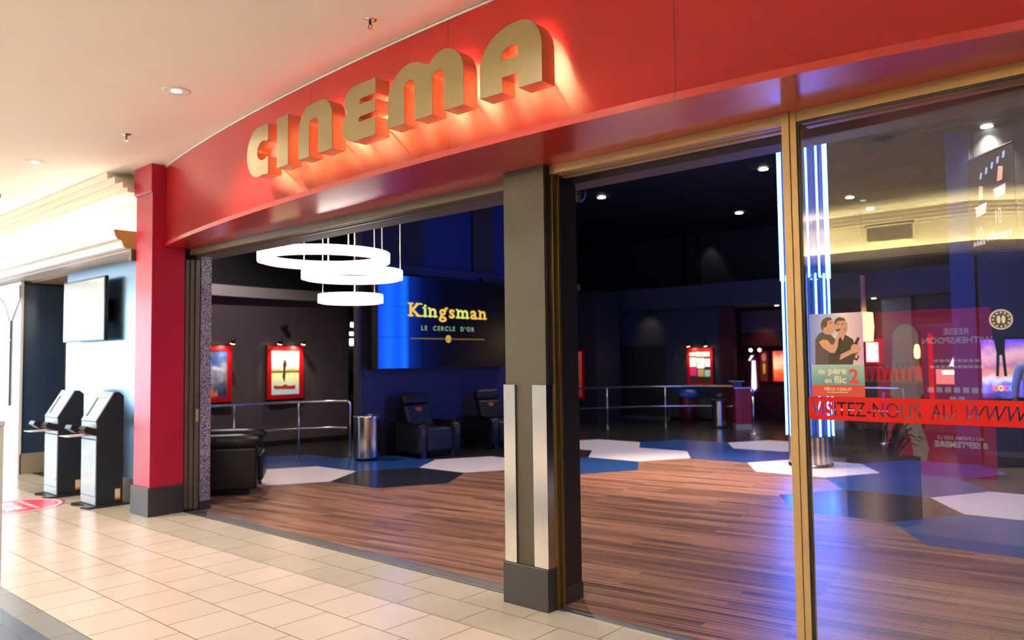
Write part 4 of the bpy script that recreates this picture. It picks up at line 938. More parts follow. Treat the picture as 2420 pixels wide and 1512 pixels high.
# ---- recliners by the navy wall
def make_recliner():
    t = thing('recliner', '', 'recliner', (0,0,0), 0, 'black cinema recliners by the navy wall')
    bm = B(); box(bm, -.42, -.28, .10, .36, .28, .34, .03); part('base', bm, M['leather'], t)
    bm = B(); box(bm, -.25, -.27, .34, .44, .27, .49, .05, 3); part('seat', bm, M['leather'], t)
    bm = B(); box(bm, .37, -.27, .10, .45, .27, .40, .03); part('footrest', bm, M['leather'], t)
    for s in (-1, 1):
        bm = B(); poly_prism(bm, [[(-.42, .08), (.42, .08), (.45, .50), (.40, .565), (.05, .585), (-.42, .56)]], (0, -.09, 0), (1,0,0), (0,0,1), (0,1,0), .18)
        bmesh.ops.bevel(bm, geom=list(bm.edges), offset=.02, segments=2, affect='EDGES')
        bmesh.ops.translate(bm, verts=bm.verts, vec=(0, s*.36, 0)); arm = part('arm', bm, M['leather'], t)
        bm = B(); cyl(bm, .33, s*.36, .575, .59, .045, 18); part('cup_holder', bm, M['tvblack'], arm)
        bm = B(); box(bm, .452, s*.36-.03, .36, .458, s*.36+.03, .50); part('control_plate', bm, mat('dark_plastic', (.03, .03, .035), .25), arm)
    sl = Vector((-.26, 0, .60)).normalized(); nr = Vector((sl.z, 0, -sl.x))
    def pad(a0, a1, w_, th, nm, bev=.04):
        bm = B(); box(bm, 0, -w_, a0, th, w_, a1, bev, 3)
        bm.transform(Matrix(((nr.x, 0, sl.x, -.19), (0, 1, 0, 0), (nr.z, 0, sl.z, .46), (0,0,0,1)))); return part(nm, bm, M['leather'], t)
    b1 = pad(-.06, .37, .265, .15, 'backrest'); pad(.375, .585, .265, .17, 'headrest', .055)
    bm = B()
    for k, (wd, z) in enumerate(((.075, .285), (.055, .262), (.045, .24))): box(bm, .151, -wd, z, .153, wd, z+.016)
    bm.transform(Matrix(((nr.x, 0, sl.x, -.19), (0, 1, 0, 0), (nr.z, 0, sl.z, .46), (0,0,0,1)))); part('embroidery', bm, mat('orange_embroidery', (.65, .10, .03), .6), b1)
    for sx in (-.36, .36):
        for sy in (-.30, .30):
            bm = B(); box(bm, sx-.04, sy-.04, 0, sx+.04, sy+.04, .12); part('foot', bm, M['matblack'], t)
    return t
r1 = make_recliner(); r1['label'] = 'black leather recliner under the video wall, between trash can and second recliner'
r1.location = (-9.87, 9.0, 0); r1.rotation_euler = (0, 0, R(-6))
dup(r1, (-9.80, 10.75, 0), R(-10), 'black leather recliner half hidden behind the taupe column', 'black cinema recliners by the navy wall')

# ---- armchair at the left of the doorway
t = thing('armchair', 'black leather armchair with rolled arms beside the speckled wall panel', 'armchair', (-9.21, 5.02, 0), R(55))
def lp(nm, bm, m=None): return part(nm, bm, m or M['leather'], t)
bm = B(); box(bm, -.45, -.46, .09, .36, .46, .36, .03); lp('base', bm)
for s in (-1, 1):
    bm = B(); box(bm, -.45, s*.41-.09, .07, .41, s*.41+.09, .57, .025); arm = lp('arm', bm)
    bm = B(); tube(bm, [(-.45, s*.41, .62), (-.2, s*.41, .635), (.2, s*.41, .635), (.40, s*.41, .625), (.43, s*.41, .60)], [.095, .105, .105, .10, .07], 16); part('arm_roll', bm, M['leather'], arm)
bm = B(); box(bm, -.3, -.31, .36, .44, .31, .50, .06, 3); lp('seat', bm)
bm = B(); box(bm, .38, -.31, .14, .47, .31, .47, .04, 3); lp('footrest', bm)
bm = B(); box(bm, -.50, -.33, .40, -.26, .33, 1.0, .09, 3); lp('backrest', bm)
for sx in (-.38, .36):
    for sy in (-.4, .4):
        bm = B(); box(bm, sx-.04, sy-.04, 0, sx+.04, sy+.04, .085); lp('foot', bm, M['golddark'])

# ---- trash cans
def trash(x, y, r, h, label, wheels=True):
    t = thing('trash_can', label, 'trash can', (x, y, 0))
    bm = B(); lathe(bm, [(.0, .04), (r*.99, .04), (r, .06), (r, h-.02)], n=36); part('body', bm, M['steel'], t)
    bm = B(); lathe(bm, [(r+.012, h-.035), (r+.014, h-.005), (r+.006, h), (r*.6, h+.012), (r*.55, h-.03), (.0, h-.06)], n=36); part('rim', bm, M['chrome'] if wheels else M['matblack'], t)
    if wheels:
        for a in (45, 135, 225, 315):
            bm = B(); cx, cy = (r-.06)*math.cos(R(a)), (r-.06)*math.sin(R(a)); tube(bm, [(cx-.012, cy, .022), (cx+.012, cy, .022)], .022, 12); part('caster', bm, M['matblack'], t)
    else:
        bm = B(); cyl(bm, 0, 0, 0, .045, r+.012, 36); part('base_ring', bm, M['matblack'], t)
    return t
trash(-10.13, 7.98, .205, .72, 'round brushed steel trash can on casters beside the left recliner')
t2 = trash(-8.06, 16.4, .17, .64, 'round brushed steel trash can beside the red counter', False)
bm = B(); lathe(bm, [(.10, .64), (.11, .70), (.09, .76), (.0, .77)], n=24); part('lid', bm, M['matblack'], t2)

# ---- railings
def railing(label, path, posts, h, hm, group):
    t = thing('railing', label, 'railing', (path[0][0], path[0][1], 0))
    sp = spline([(x, y, 0) for x, y in path], 8)
    bm = B(); tube(bm, [(p.x, p.y, h) for p in sp], .021, 12); part('top_rail', bm, M['chrome'], t, True)
    bm = B(); tube(bm, [(p.x, p.y, hm) for p in sp], .016, 12); part('mid_rail', bm, M['chrome'], t, True)
    for x, y in posts:
        bm = B(); tube(bm, [(x, y, .0), (x, y, h)], .019, 12); p_ = part('post', bm, M['chrome'], t, True)
        bm = B(); cyl(bm, x, y, 0, .012, .05, 20); part('base_flange', bm, M['chrome'], p_, True)
    e = sp[-1]; d = (sp[-1]-sp[-2]).normalized()
    bm = B(); tube(bm, [(e.x, e.y, h), (e.x+d.x*.04, e.y+d.y*.04, h-.012), (e.x+d.x*.055, e.y+d.y*.055, h-.05), (e.x+d.x*.055, e.y+d.y*.055, 0)], .019, 12); part('end_post', bm, M['chrome'], t, True)
railing('curved steel railing before the aubergine wall', [(-11.2, 5.1), (-11.27, 5.8), (-11.25, 6.26), (-11.2, 6.8), (-11.07, 7.31), (-10.85, 7.68), (-10.50, 7.86)], [(-11.25, 6.26), (-11.07, 7.31)], .945, .51, None)
railing('curved steel railing before the black double door', [(-10.5, 13.0), (-10.42, 13.9), (-10.04, 14.8), (-9.62, 15.48), (-9.2, 15.96), (-8.6, 16.38), (-8.0, 16.62), (-7.75, 16.68)], [(-10.04, 14.8), (-9.2, 15.96)], .935, .475, None)
railing('short steel railing with rounded corner behind the film decal', [(-5.6, 15.4), (-5.0, 15.45), (-4.5, 15.5), (-4.02, 15.56)], [(-5.2, 15.43)], .98, .55, None)

# ---- red counter, ticket machine, stanchion, bin
t = thing('counter', 'dark red pedestal counter with grey plinth beside the steel trash can', 'counter', (-7.52, 16.4, 0), R(33))
bm = B(); box(bm, -.17, -.24, .12, .17, .24, .90, .004); part('body', bm, mat('counter_red_laminate', (.24, .006, .012), .4), t)
bm = B(); box(bm, -.172, -.242, 0, .172, .242, .12, .002); part('plinth', bm, mat('grey_plinth', (.30, .29, .30), .4), t)
bm = B(); box(bm, -.19, -.26, .90, .19, .26, .93, .006); part('top', bm, M['steel'], t)
t = thing('ticket_scanner', 'small black ticket machine with a pale blue flap on the red counter', 'ticket machine', (-7.60, 16.35, .93), R(33))
bm = B(); box(bm, -.10, -.10, .001, .10, .10, .10, .01); part('body', bm, M['tvblack'], t)
bm = B(); box(bm, -.17, -.09, .115, .16, .09, .135, .006); part('flap', bm, mat('blue_grey_plastic', (.16, .20, .42), .4), t)
bm = B(); box(bm, -.03, -.03, .10, .03, .03, .116); part('neck', bm, M['matblack'], t)
t = thing('stanchion', 'slim polished stanchion post right of the red counter', 'stanchion', (-6.83, 15.44, 0))
bm = B(); lathe(bm, [(0, 0), (.14, 0), (.14, .012), (.03, .03), (0, .03)], n=24); part('base', bm, M['chrome'], t)
bm = B(); cyl(bm, 0, 0, .025, .80, .02, 14); part('post', bm, M['chrome'], t)
bm = B(); cyl(bm, 0, 0, .78, .93, .026, 14); part('belt_head', bm, mat('blue_belt_head', (.08, .09, .50), .4), t)
t = thing('waste_bin', 'dark red plastic bin with a sloping blue lid under the lit poster of tiles', 'bin', (-9.42, 17.45, 0))
bm = B(); lathe(bm, [(0, .005), (.20, .005), (.22, .02), (.24, .62), (.0, .62)], n=4)
bm.transform(Matrix.Rotation(R(45), 4, 'Z')); part('body', bm, M['binred'], t)
bm = B(); lathe(bm, [(.27, .62), (.27, .68), (.20, .79), (0, .80)], n=4); bm.transform(Matrix.Rotation(R(45), 4, 'Z')); part('lid', bm, M['binblue'], t)
bm = B(); box(bm, -.10, -.192, .66, .06, -.186, .72); part('flap', bm, M['kiosksilver'], t)

# ---- neon column
CX, CY = -4.195, 11.42
t = thing('neon_column', 'fluted steel column ringed with two tiers of blue neon tubes on a white hexagon', 'column', (CX, CY, 0))
bm = B(); n_ = 20; ring_ = []
for i in range(n_*6):
    a = 2*math.pi*i/(n_*6); ph = (i % 6)/6; r_ = .265 + .03*math.sin(math.pi*ph)
    ring_.append((CX + r_*math.cos(a), CY + r_*math.sin(a)))
poly_prism(bm, [ring_], (0,0,.05), (1,0,0), (0,1,0), (0,0,1), 5.13); part('shaft', bm, mat('dark_column_shaft', (.035, .033, .040), .65), t, True)
bm = B(); poly_prism(bm, [[(CX+(x-CX)*1.02, CY+(y-CY)*1.02) for x, y in ring_]], (0,0,.05), (1,0,0), (0,1,0), (0,0,1), .38); part('shaft_foot', bm, mat('bright_fluted_metal', (.62, .59, .56), .28, 1.0), t, True)
bm = B(); lathe(bm, [(.31, .0), (.31, .05), (.27, .055)], CX, CY, 90); part('base', bm, M['steel'], t, True)
bm = B(); cyl(bm, CX, CY, 2.70, 2.78, .285, 90); part('middle_band', bm, M['steel'], t, True)
for tier, (z0, z1, off) in enumerate(((.45, 2.79, 0), (2.73, 4.97, 10))):
    for k in range(14):
        a = R(k*360/14 + off - 70); rr = .325 + .012*tier; x, y = CX + rr*math.cos(a), CY + rr*math.sin(a)
        bm = B(); tube(bm, [(x, y, z0), (x, y, z0+.006), (x, y, z1-.006), (x, y, z1)], [.005, .0115, .0115, .005], 8); nt_ = part('neon_tube', bm, M['neon'], t, True)
        if k % 3 == 0:
            bm = B(); tube(bm, [(x, y, z0+.1), (CX + .27*math.cos(a), CY + .27*math.sin(a), z0+.1)], .005, 6); part('clip', bm, M['chrome'], nt_, True)

# ---- film posters in red frames
def frame_poster(label, o, u, n, w_, h, art, lampz=True, power=10, fw_=.085, short=''):
    """o: lower left corner; u: along the wall; n: out of the wall"""
    o, u, n = Vector(o), Vector(u).normalized(), Vector(n).normalized(); v = Vector((0,0,1))
    t = thing('framed_poster', label, 'poster', o)
    bm = B(); poly_prism(bm, [[(-.02, -.02), (w_+.02, -.02), (w_+.02, h+.02), (-.02, h+.02)]], o, u, v, n, .02); part('backing', bm, M['matblack'], t, True)
    bm = B(); poly_prism(bm, [[(0,0), (w_,0), (w_,h), (0,h)], [(fw_,fw_), (fw_,h-fw_), (w_-fw_,h-fw_), (w_-fw_,fw_)]], o + n*.02, u, v, n, .03); part('frame', bm, M['posterred'], t, True)
    for mm, pl in art:
        bm = B()
        for k, l in enumerate(pl): poly_prism(bm, [[(fw_ + a*(w_-2*fw_), fw_ + b*(h-2*fw_)) for a, b in l]], o + n*(.021), u, v, n, .004 + mm[1])
        part('artwork', bm, mm[0], t, True)
    if lampz:
        for a in (.2, .86):
            p = o + u*(w_*a) + v*(h+.02) + n*.05
            tl = thing('picture_lamp', 'black clip lamp over the %s top corner of the %s' % ('left' if a < .5 else 'right', short), 'lamp', p, 0, 'clip lamps over the posters')
            bm = B(); tube(bm, [p, p + n*.10 + v*.10, p + n*.20 + v*.08], .008, 6); part('arm', bm, M['matblack'], tl, True)
            bm = B(); q = p + n*.20 + v*.09; tube(bm, [q + v*.02, q - n*.03 - v*.07], [.03, .05], 14); part('head', bm, M['matblack'], tl, True)
            bm = B(); tube(bm, [q - n*.03 - v*.071, q - n*.032 - v*.077], .042, 14); part('lens', bm, M['bulbwarm'], tl, True)
            if power: 
                l = lamp('picture_lamp_light', 'SPOT', q - n*.04 - v*.09, power, (1, .85, .62), o + u*(w_*.5) + v*(h*.45), spot_size=R(120), spot_blend=.9, shadow_soft_size=.03)
    return t
rectl = lambda a0, b0, a1, b1: [(a0,b0), (a1,b0), (a1,b1), (a0,b1)]
ell = lambda cx, cy, rx, ry: arc(cx, cy, rx, ry, 0, 345, 20)
P2 = [((grad('poster_sunset_lake', [(0, (.25, .45, .55)), (.15, (.35, .52, .42)), (.42, (.75, .66, .28)), (.52, (.30, .20, .08)), (.58, (.95, .75, .45)), (.78, (1, .93, .85)), (1, (.75, .42, .40))], 2, .08, .97, .5, .55, .10, 5), 0), [rectl(0,0,1,1)]),
      ((mat('poster_black_figure', (.03, .02, .015), .6), .002), [[(.44,.52), (.50,.52), (.52,.60), (.56,.66), (.54,.74), (.50,.80), (.46,.78), (.42,.68), (.43,.6)], [(.44,.50), (.52,.50), (.50,.36), (.47,.26), (.44,.34), (.40,.42)], rectl(0,.50,1,.525)]),
      ((mat('poster_red_title', (.60, .03, .02), .5), .003), [[(.12,.13), (.86,.11), (.88,.20), (.62,.19), (.52,.23), (.36,.19), (.10,.21)]])]
frame_poster('red framed poster of a figure on a bright lake, on the aubergine wall', (-13.27, 8.04, .90), (0.02,1,0), (1,-.02,0), .78, 1.02, P2, power=30, short='bright lake poster')
P1 = [((grad('poster_blue_smoke', [(0, (.02, .03, .10)), (.35, (.10, .12, .2)), (.55, (.35, .35, .42)), (.75, (.05, .10, .35)), (1, (.02, .02, .05))], 2, .08, .97, .5, .25, .9, 4), 0), [rectl(0,0,1,1)]),
      ((mat('poster_flame', (.75, .20, .04), .6), .002), [[(.35,.02), (.7,.03), (.66,.16), (.58,.10), (.5,.22), (.42,.1)]]), ((mat('poster_pale_streak', (.5, .6, .8), .6), .002), [[(.30,.35), (.36,.35), (.46,.9), (.42,.9)], [(.5,.6), (.95,.52), (.9,.62), (.55,.66)]])]
frame_poster('red framed dark blue poster half hidden by the speckled panel', (-13.13, 6.50, .90), (-.12,1,0), (1,.12,0), .78, 1.02, P1, power=14, short='half hidden dark blue poster')
tiles = lambda *c: [((mat('poster_tile', col, .5, emit=col, es=e), .002), [rectl(*rc)]) for col, e, rc in c]
P3 = [((mat('poster_dark_ground', (.10, .04, .02), .5), 0), [rectl(0,0,1,1)])] + tiles(((.95,.80,.70), .6, (0,.50,.32,.78)), ((1,.95,.80), 1.2, (.36,.46,.70,.76)), ((.70,.80,.95), .6, (.74,.50,1,.74)), ((.70,.03,.16), .4, (0,.22,.32,.47)), ((.65,.38,.16), .3, (.38,.20,.66,.43)), ((.30,.60,.45), .4, (.70,.20,1,.40)), ((.95,.62,.40), .5, (.30,.82,.95,.95)), ((.85,.70,.62), .3, (.0,.84,.26,.93)))
frame_poster('red framed lit poster of six bright tiles in the back wall', (-9.64, 17.90, .88), (1,0,0), (0,-1,0), .72, .97, P3, power=16, short='poster of six tiles', fw_=.075)
frame_poster('red framed poster cut off by the black pier edge', (-12.05, 15.90, .57), (1,0,0), (0,-1,0), .62, 1.28, [((grad('poster_red_haze', [(0, (.4,.02,.02)), (1, (.7,.1,.08))], 2, 0, 1.2, .5, .3), 0), [rectl(0,0,1,1)])], False, 0, .07)
frame_poster('narrow dark red poster with a yellow figure beyond the red counter', (-8.54, 19.79, .93), (1,0,0), (0,-1,0), .26, .84, [((mat('poster_maroon', (.12,.02,.01), .5, emit=(.3,.03,.02), es=.3), 0), [rectl(0,0,1,1)]), ((mat('poster_amber', (.8,.4,.03), .5, emit=(.8,.4,.03), es=.6), .002), [[(.35,.25), (.65,.25), (.7,.55), (.5,.62), (.3,.55)]]), ((mat('poster_blush', (.7,.25,.2), .5, emit=(.7,.25,.2), es=.5), .002), [ell(.5,.8,.3,.14)])], False, 0, .03)
frame_poster('bright red poster right beside the neon column', (-8.19, 19.79, .93), (1,0,0), (0,-1,0), .34, .84, [((grad('poster_orange_blaze', [(0, (.7,.03,.02)), (.35, (.95,.2,.05)), (.6, (1,.75,.4)), (1, (.9,.08,.04))], 2, .03, .8, .5, 1.0, .6, 7), 0), [rectl(0,0,1,1)])], False, 0, .03)
lamp('counter_track_lamp', 'SPOT', (-8.2, 18.9, 2.5), 10, (1, .5, .35), (-8.3, 19.8, 1.2), spot_size=R(90), spot_blend=.8, shadow_soft_size=.05)
t = thing('lit_numeral', 'tall glowing white numeral 1 beyond the red counter', 'sign', (-8.7, 19.75, .68))
bm = B(); poly_prism(bm, [[(-8.77, .78), (-8.64, .78), (-8.66, 1.50), (-8.74, 1.50)], ][:1], (0, 19.79, 0), (1,0,0), (0,0,1), (0,-1,0), .04); part('stem', bm, M['lilac'], t, True)
bm = B(); poly_prism(bm, [[(-8.84, 1.50), (-8.80, 1.50), (-8.70, 1.64), (-8.76, 1.64)]], (0, 19.79, 0), (1,0,0), (0,0,1), (0,-1,0), .04); part('flag', bm, M['lilac'], t, True)
bm = B(); poly_prism(bm, [[(-8.82, .68), (-8.72, .68), (-8.64, .77), (-8.76, .77)]], (0, 19.79, 0), (1,0,0), (0,0,1), (0,-1,0), .04); part('foot_bar', bm, M['lilac'], t, True)
for x, lab in ((-8.55, 'left'), (-8.31, 'right')):
    t = thing('track_spot', 'small yellow %s track spot above the lit numeral' % lab, 'spotlight', (x, 19.3, 1.78))
    bm = B(); tube(bm, [(x, 19.36, 1.80), (x, 19.27, 1.775)], [.035, .045], 14); part('head', bm, M['matblack'], t, True)
    bm = B(); tube(bm, [(x, 19.269, 1.775), (x, 19.262, 1.773)], .042, 14); part('lens', bm, M['bulbwarm'], t, True)
    bm = B(); tube(bm, [(x, 19.36, 1.80), (x, 19.44, 1.90), (x, 19.52, 1.91)], .01, 8); part('stem', bm, M['matblack'], t, True)

# ---- passage between the aubergine and navy walls
for k, (y0, y1, z0, z1) in enumerate(((12.43, 12.92, 2.51, 2.63), (12.40, 12.80, 2.29, 2.38), (12.40, 12.92, 2.03, 2.20))):
    t = thing('light_box', ('topmost', 'thin middle', 'lowest and tallest')[k] + ' of three lit white boxes seen down the passage', 'light box', (-16.46, y0, z0), 0, 'lit boxes down the passage')
    bm = B(); box(bm, -16.48, y0-.01, z0-.01, -16.46, y1+.01, z1+.01); part('housing', bm, M['white'], t, True)
    bm = B(); box(bm, -16.46, y0, z0, -16.45, y1, z1); part('diffuser', bm, M['signwhite'], t, True)
t = thing('notice', 'pale grey notice board low down the passage', 'notice', (-16.47, 12.6, .6))
bm = B(); box(bm, -16.48, 12.44, .56, -16.45, 12.76, .80); part('board', bm, M['kiosksilver'], t, True)
bm = B(); box(bm, -16.48, 12.3, 1.35, -16.465, 12.86, 2.0); part('grey_panel', bm, mat('grey_menu_panel', (.30, .31, .34), .5), t, True)
t = thing('wall_fitting', 'round black fitting on the aubergine wall above the lake poster', 'fitting', (-13.28, 8.42, 2.29))
bm = B(); tube(bm, [(-13.30, 8.42, 2.29), (-13.19, 8.42, 2.29)], .055, 16); part('drum', bm, M['matblack'], t, True)

# ---- counter area behind the glass
t = thing('pendant_lamp', 'glowing yellow pendant lamp on a pink rod behind the film decal', 'lamp', (-5.1, 17.2, 1.9))
bm = B(); lathe(bm, [(.16, 1.90), (.185, 2.2), (.17, 2.50), (.0, 2.52)], -5.1, 17.2, 24); part('shade', bm, M['lampyellow'], t, True)
bm = B(); tube(bm, [(-5.1, 17.2, 2.5), (-5.1, 17.2, 3.3)], .05, 12); part('rod', bm, mat('pink_rod', (.42, .22, .24), .5, emit=(.4, .12, .15), es=.12), t, True)
bm = B(); tube(bm, [(-5.1, 17.2, 3.3), (-5.1, 17.2, 5.19)], .006, 6); part('cord', bm, M['matblack'], t, True)
t = thing('lit_sign', 'small pink white lit sign in a red box under the yellow pendant', 'sign', (-5.25, 18.36, 1.45))
bm = B(); box(bm, -5.45, 18.33, 1.39, -5.05, 18.40, 1.97, .005); part('box', bm, mat('red_sign_box', (.5, .01, .02), .4, emit=(.6, .01, .03), es=.35), t, True)
bm = B(); box(bm, -5.41, 18.315, 1.455, -5.16, 18.33, 1.89); part('lens', bm, M['pinkwhite'], t, True)
t = thing('back_bar', 'dark red lit bottle counter behind the glass', 'counter', (-4.7, 17.8, 0))
bm = B(); box(bm, -5.5, 17.7, 0, -4.25, 18.38, 1.02, .004); part('cabinet', bm, mat('maroon_laminate', (.10, .01, .014), .4), t, True)
bm = B(); box(bm, -5.55, 17.66, 1.02, -4.2, 18.38, 1.06, .004); part('worktop', bm, mat('copper_worktop', (.30, .12, .07), .35), t, True)
bm = B(); box(bm, -5.5, 18.34, 1.06, -4.3, 18.38, 1.36); part('splashback', bm, M['redglow'], t, True)
bcol = [mat('bottle_red', (.35, .02, .03), .2), mat('bottle_amber', (.35, .14, .04), .2), mat('bottle_rose', (.40, .12, .14), .2)]
for k in range(9):
    x = -5.36 + k*.125
    o_ = thing('bottle', 'bottle with pale cap in the row on the lit red counter', 'bottle', (x, 17.85, 1.06), 0, 'bottles on the red counter')
    bm = B(); lathe(bm, [(0, .001), (.034, .001), (.036, .17), (.015, .23), (.014, .27)], n=14); part('body', bm, bcol[k % 3], o_)
    bm = B(); lathe(bm, [(.017, .265), (.017, .30), (0, .302)], n=12); part('cap', bm, M['kiosksilver'], o_)
t = thing('drinks_machine', 'tall dark red vending cabinet with a bright red edge behind the glass', 'vending machine', (-3.6, 17.6, 0))
bm = B(); box(bm, -4.12, 17.6, 0, -3.08, 18.3, 2.25, .01); part('cabinet', bm, mat('vending_red', (.14, .006, .012), .35), t, True)
bm = B(); box(bm, -3.99, 17.585, .55, -3.90, 17.602, 2.02); part('edge_light', bm, M['rededge'], t, True)
bm = B(); box(bm, -3.86, 17.585, 1.0, -3.46, 17.602, 1.30); part('lit_panel', bm, mat('coral_panel', (.6, .1, .08), .4, emit=(.9, .22, .16), es=1.2), t, True)
bm = B(); box(bm, -3.74, 17.575, 1.20, -3.50, 17.588, 1.27); part('lit_tag', bm, M['signwhite'], t, True)
bm = B(); poly_prism(bm, [[(-3.62, 1.36), (-3.50, 1.36), (-3.42, 1.56), (-3.50, 1.62)]], (0, 17.6, 0), (1,0,0), (0,0,1), (0,-1,0), .012); part('pale_print', bm, M['lilac'], t, True)
t = thing('globe_lamp', 'small yellow globe lamp hanging left of the red vending cabinet', 'lamp', (-4.19, 17.56, 1.5))
bm = B(); lathe(bm, [(0, 1.52), (.05, 1.54), (.06, 1.66), (.04, 1.8), (0, 1.82)], -4.19, 17.56, 16); part('globe', bm, M['lampyellow'], t, True)
bm = B(); tube(bm, [(-4.19, 17.56, 1.81), (-4.19, 17.56, 2.86)], .006, 6); part('cord', bm, M['matblack'], t, True)
bm = B(); box(bm, -6.05, 17.3, 0, -5.62, 17.6, .20, .004); tag(link('crate', bm, M['white']), 'low white crate on the dark floor right of the neon column', 'crate')
t = thing('stanchion', 'slim lilac stanchion post behind the red window strip', 'stanchion', (-4.15, 15.0, 0))
bm = B(); lathe(bm, [(0, 0), (.14, 0), (.14, .012), (.03, .03), (0, .03)], n=24); part('base', bm, M['chrome'], t)
bm = B(); cyl(bm, 0, 0, .025, .80, .02, 14); part('post', bm, M['chrome'], t)
bm = B(); cyl(bm, 0, 0, .60, .93, .026, 14); part('belt_head', bm, bpy.data.materials['blue_belt_head'], t)

# ---- wall screen with an abstract violet picture, lettered COCO
t = thing('wall_screen', 'wall screen with a violet and orange picture lettered COCO at the right edge', 'screen', (-2.1, 14.1, .9))
bm = B(); box(bm, -2.47, 14.03, .88, -1.70, 14.10, 1.86, .004); part('casing', bm, M['matblack'], t, True)
m = grad('screen_violet_orange', [(0, (.03, .02, .14)), (.22, (.16, .14, .75)), (.32, (.55, .60, .95)), (.42, (.70, .28, .12)), (.58, (.35, .14, .22)), (.72, (.65, .35, .32)), (.9, (.28, .12, .38)), (1, (.10, .05, .55))], 2, .0, .93, .4, 1.5, .35, 6)
bm = B(); quad(bm, (0, 14.028, 0), (1,0,0), (0,0,1), -2.43, .91, -1.73, 1.82); part('picture', bm, m, t, True)
bm = B(); poly_prism(bm, [[(-2.25, 1.82), (-2.10, 1.82), (-2.11, 1.62), (-2.09, 1.25), (-2.13, 1.25), (-2.15, 1.58), (-2.18, 1.58), (-2.20, 1.25), (-2.24, 1.25), (-2.22, 1.62)]], (0, 14.0278, 0), (1,0,0), (0,0,1), (0,-1,0), .001); part('dark_tree_print', bm, M['matblack'], t, True)
for k, (ch, col) in enumerate((('C', (.95, .18, .03)), ('O', (.95, .48, .02)), ('C', (.90, .08, .42)), ('O', (.06, .42, .85)))):
    bm = B(); text_to(bm, ch, .11, (-2.29+k*.072, 14.026, 1.03), (1,0,0), (0,0,1), (0,-1,0), .001, 'LEFT', .008, 0, .85); part('title_letter', bm, glow('title_glow', col, 2.0), t, True)
bm = B()
for k in range(9): box(bm, -2.26+k*.035, 14.0265, .945, -2.236+k*.035, 14.028, .96)
part('small_print', bm, M['kiosksilver'], t, True)

# ---- hanging banner in the lobby
t = thing('hanging_banner', 'dark hanging banner with pale shirts numbered 10, high at right behind the glass', 'banner', (-1.35, 8.55, 3.8))
d = Vector((-.65, .76, 0)).normalized(); nb = Vector((-d.y, d.x, 0)); nb = nb if nb.y < 0 else -nb; o = Vector((-1.10, 8.24, 0)); u = -d
W_ = .72; ob = o - u*W_                                  # left end is the far one
bm = B(); poly_prism(bm, [[(0, 2.58), (W_, 2.58), (W_, 3.52), (0, 3.52)]], ob, u, (0,0,1), nb, .006); part('cloth', bm, mat('banner_black_cloth', (.006, .006, .007), .7), t, True)
def bp(bm, l): return poly_prism(bm, [l], ob + nb*.007, u, (0,0,1), nb, .002)
PALE = mat('banner_pale_print', (.55, .56, .66), .6, emit=(.5, .52, .66), es=.05); SKB = mat('banner_skin_print', (.5, .3, .26), .6, emit=(.5, .3, .26), es=.05)
bm = B()
for cx, zt_ in ((.50, 3.16), (.20, 3.04)):
    bp(bm, [(cx-.09, zt_), (cx+.10, zt_+.02), (cx+.08, zt_-.08), (cx-.07, zt_-.10)])
    text_to(bm, '10', .22, ob + nb*.008 + u*(cx-.10) + Vector((0,0,zt_-.34)), u, (0,0,1), nb, .001, 'LEFT', -.002, 0, .55)
text_to(bm, 'M', .12, ob + nb*.009 + u*.28 + Vector((0,0,2.68)), u, (0,0,1), nb, .001, 'LEFT', .002, .2); 
for k in range(5): bp(bm, [(.39+k*.055, 2.68), (.43+k*.055, 2.68), (.43+k*.055, 2.74), (.39+k*.055, 2.74)])
for k in range(4): bp(bm, [(.06+k*.05, 2.66), (.10+k*.05, 2.66), (.10+k*.05, 2.70), (.06+k*.05, 2.70)])
part('pale_print', bm, PALE, t, True)
bm = B(); bp(bm, [(.47, 3.22), (.55, 3.22), (.57, 3.34), (.50, 3.36)]); bp(bm, [(.17, 3.10), (.24, 3.10), (.25, 3.22), (.19, 3.24)]); part('face_print', bm, SKB, t, True)
bm = B()
for k in range(5): bp(bm, [(.20+k*.09, 3.30+k*.03), (.235+k*.09, 3.30+k*.03), (.25+k*.09, 3.36+k*.03), (.215+k*.09, 3.36+k*.03)])
part('blue_print', bm, mat('banner_blue_print', (.20, .30, .62), .6, emit=(.2, .3, .62), es=.10), t, True)
bm = B(); tube(bm, [ob + Vector((0,0,3.53)), ob + u*W_ + Vector((0,0,3.53))], .012, 8); part('rod', bm, M['matblack'], t, True)
for a in (.1, .9):
    bm = B(); tube(bm, [ob + u*a + Vector((0,0,3.54)), ob + u*a + Vector((0,0,5.19))], .003, 5); part('cord', bm, M['matblack'], t, True)
lamp('banner_spot', 'SPOT', (-1.05, 7.6, 4.7), 5, (.95, .97, 1.0), ob + u*.6 + Vector((0,0,3.45)), spot_size=R(34), spot_blend=.7, shadow_soft_size=.04)

# ---- three worn floor marks inside the doorway
for k, (x, y, a, lab) in enumerate(((-7.62, 4.22, 20, 'grey worn floor mark nearest the speckled panel'), (-7.42, 4.21, -12, 'dark worn floor mark in the middle of three by the door track'), (-7.2, 4.20, 12, 'grey worn floor mark farthest right of three by the door track'))):
    bm = B(); poly_prism(bm, [arc(0, 0, .12, .028, 0, 345, 24)], (x, y, .0008), (math.cos(R(a)), math.sin(R(a)), 0), (-math.sin(R(a)), math.cos(R(a)), 0), (0,0,1), .0008)
    tag(link('floor_mark', bm, mat('grey_tape', (.10, .085, .07), .6)), lab, 'floor mark', 'worn marks on the wood floor')

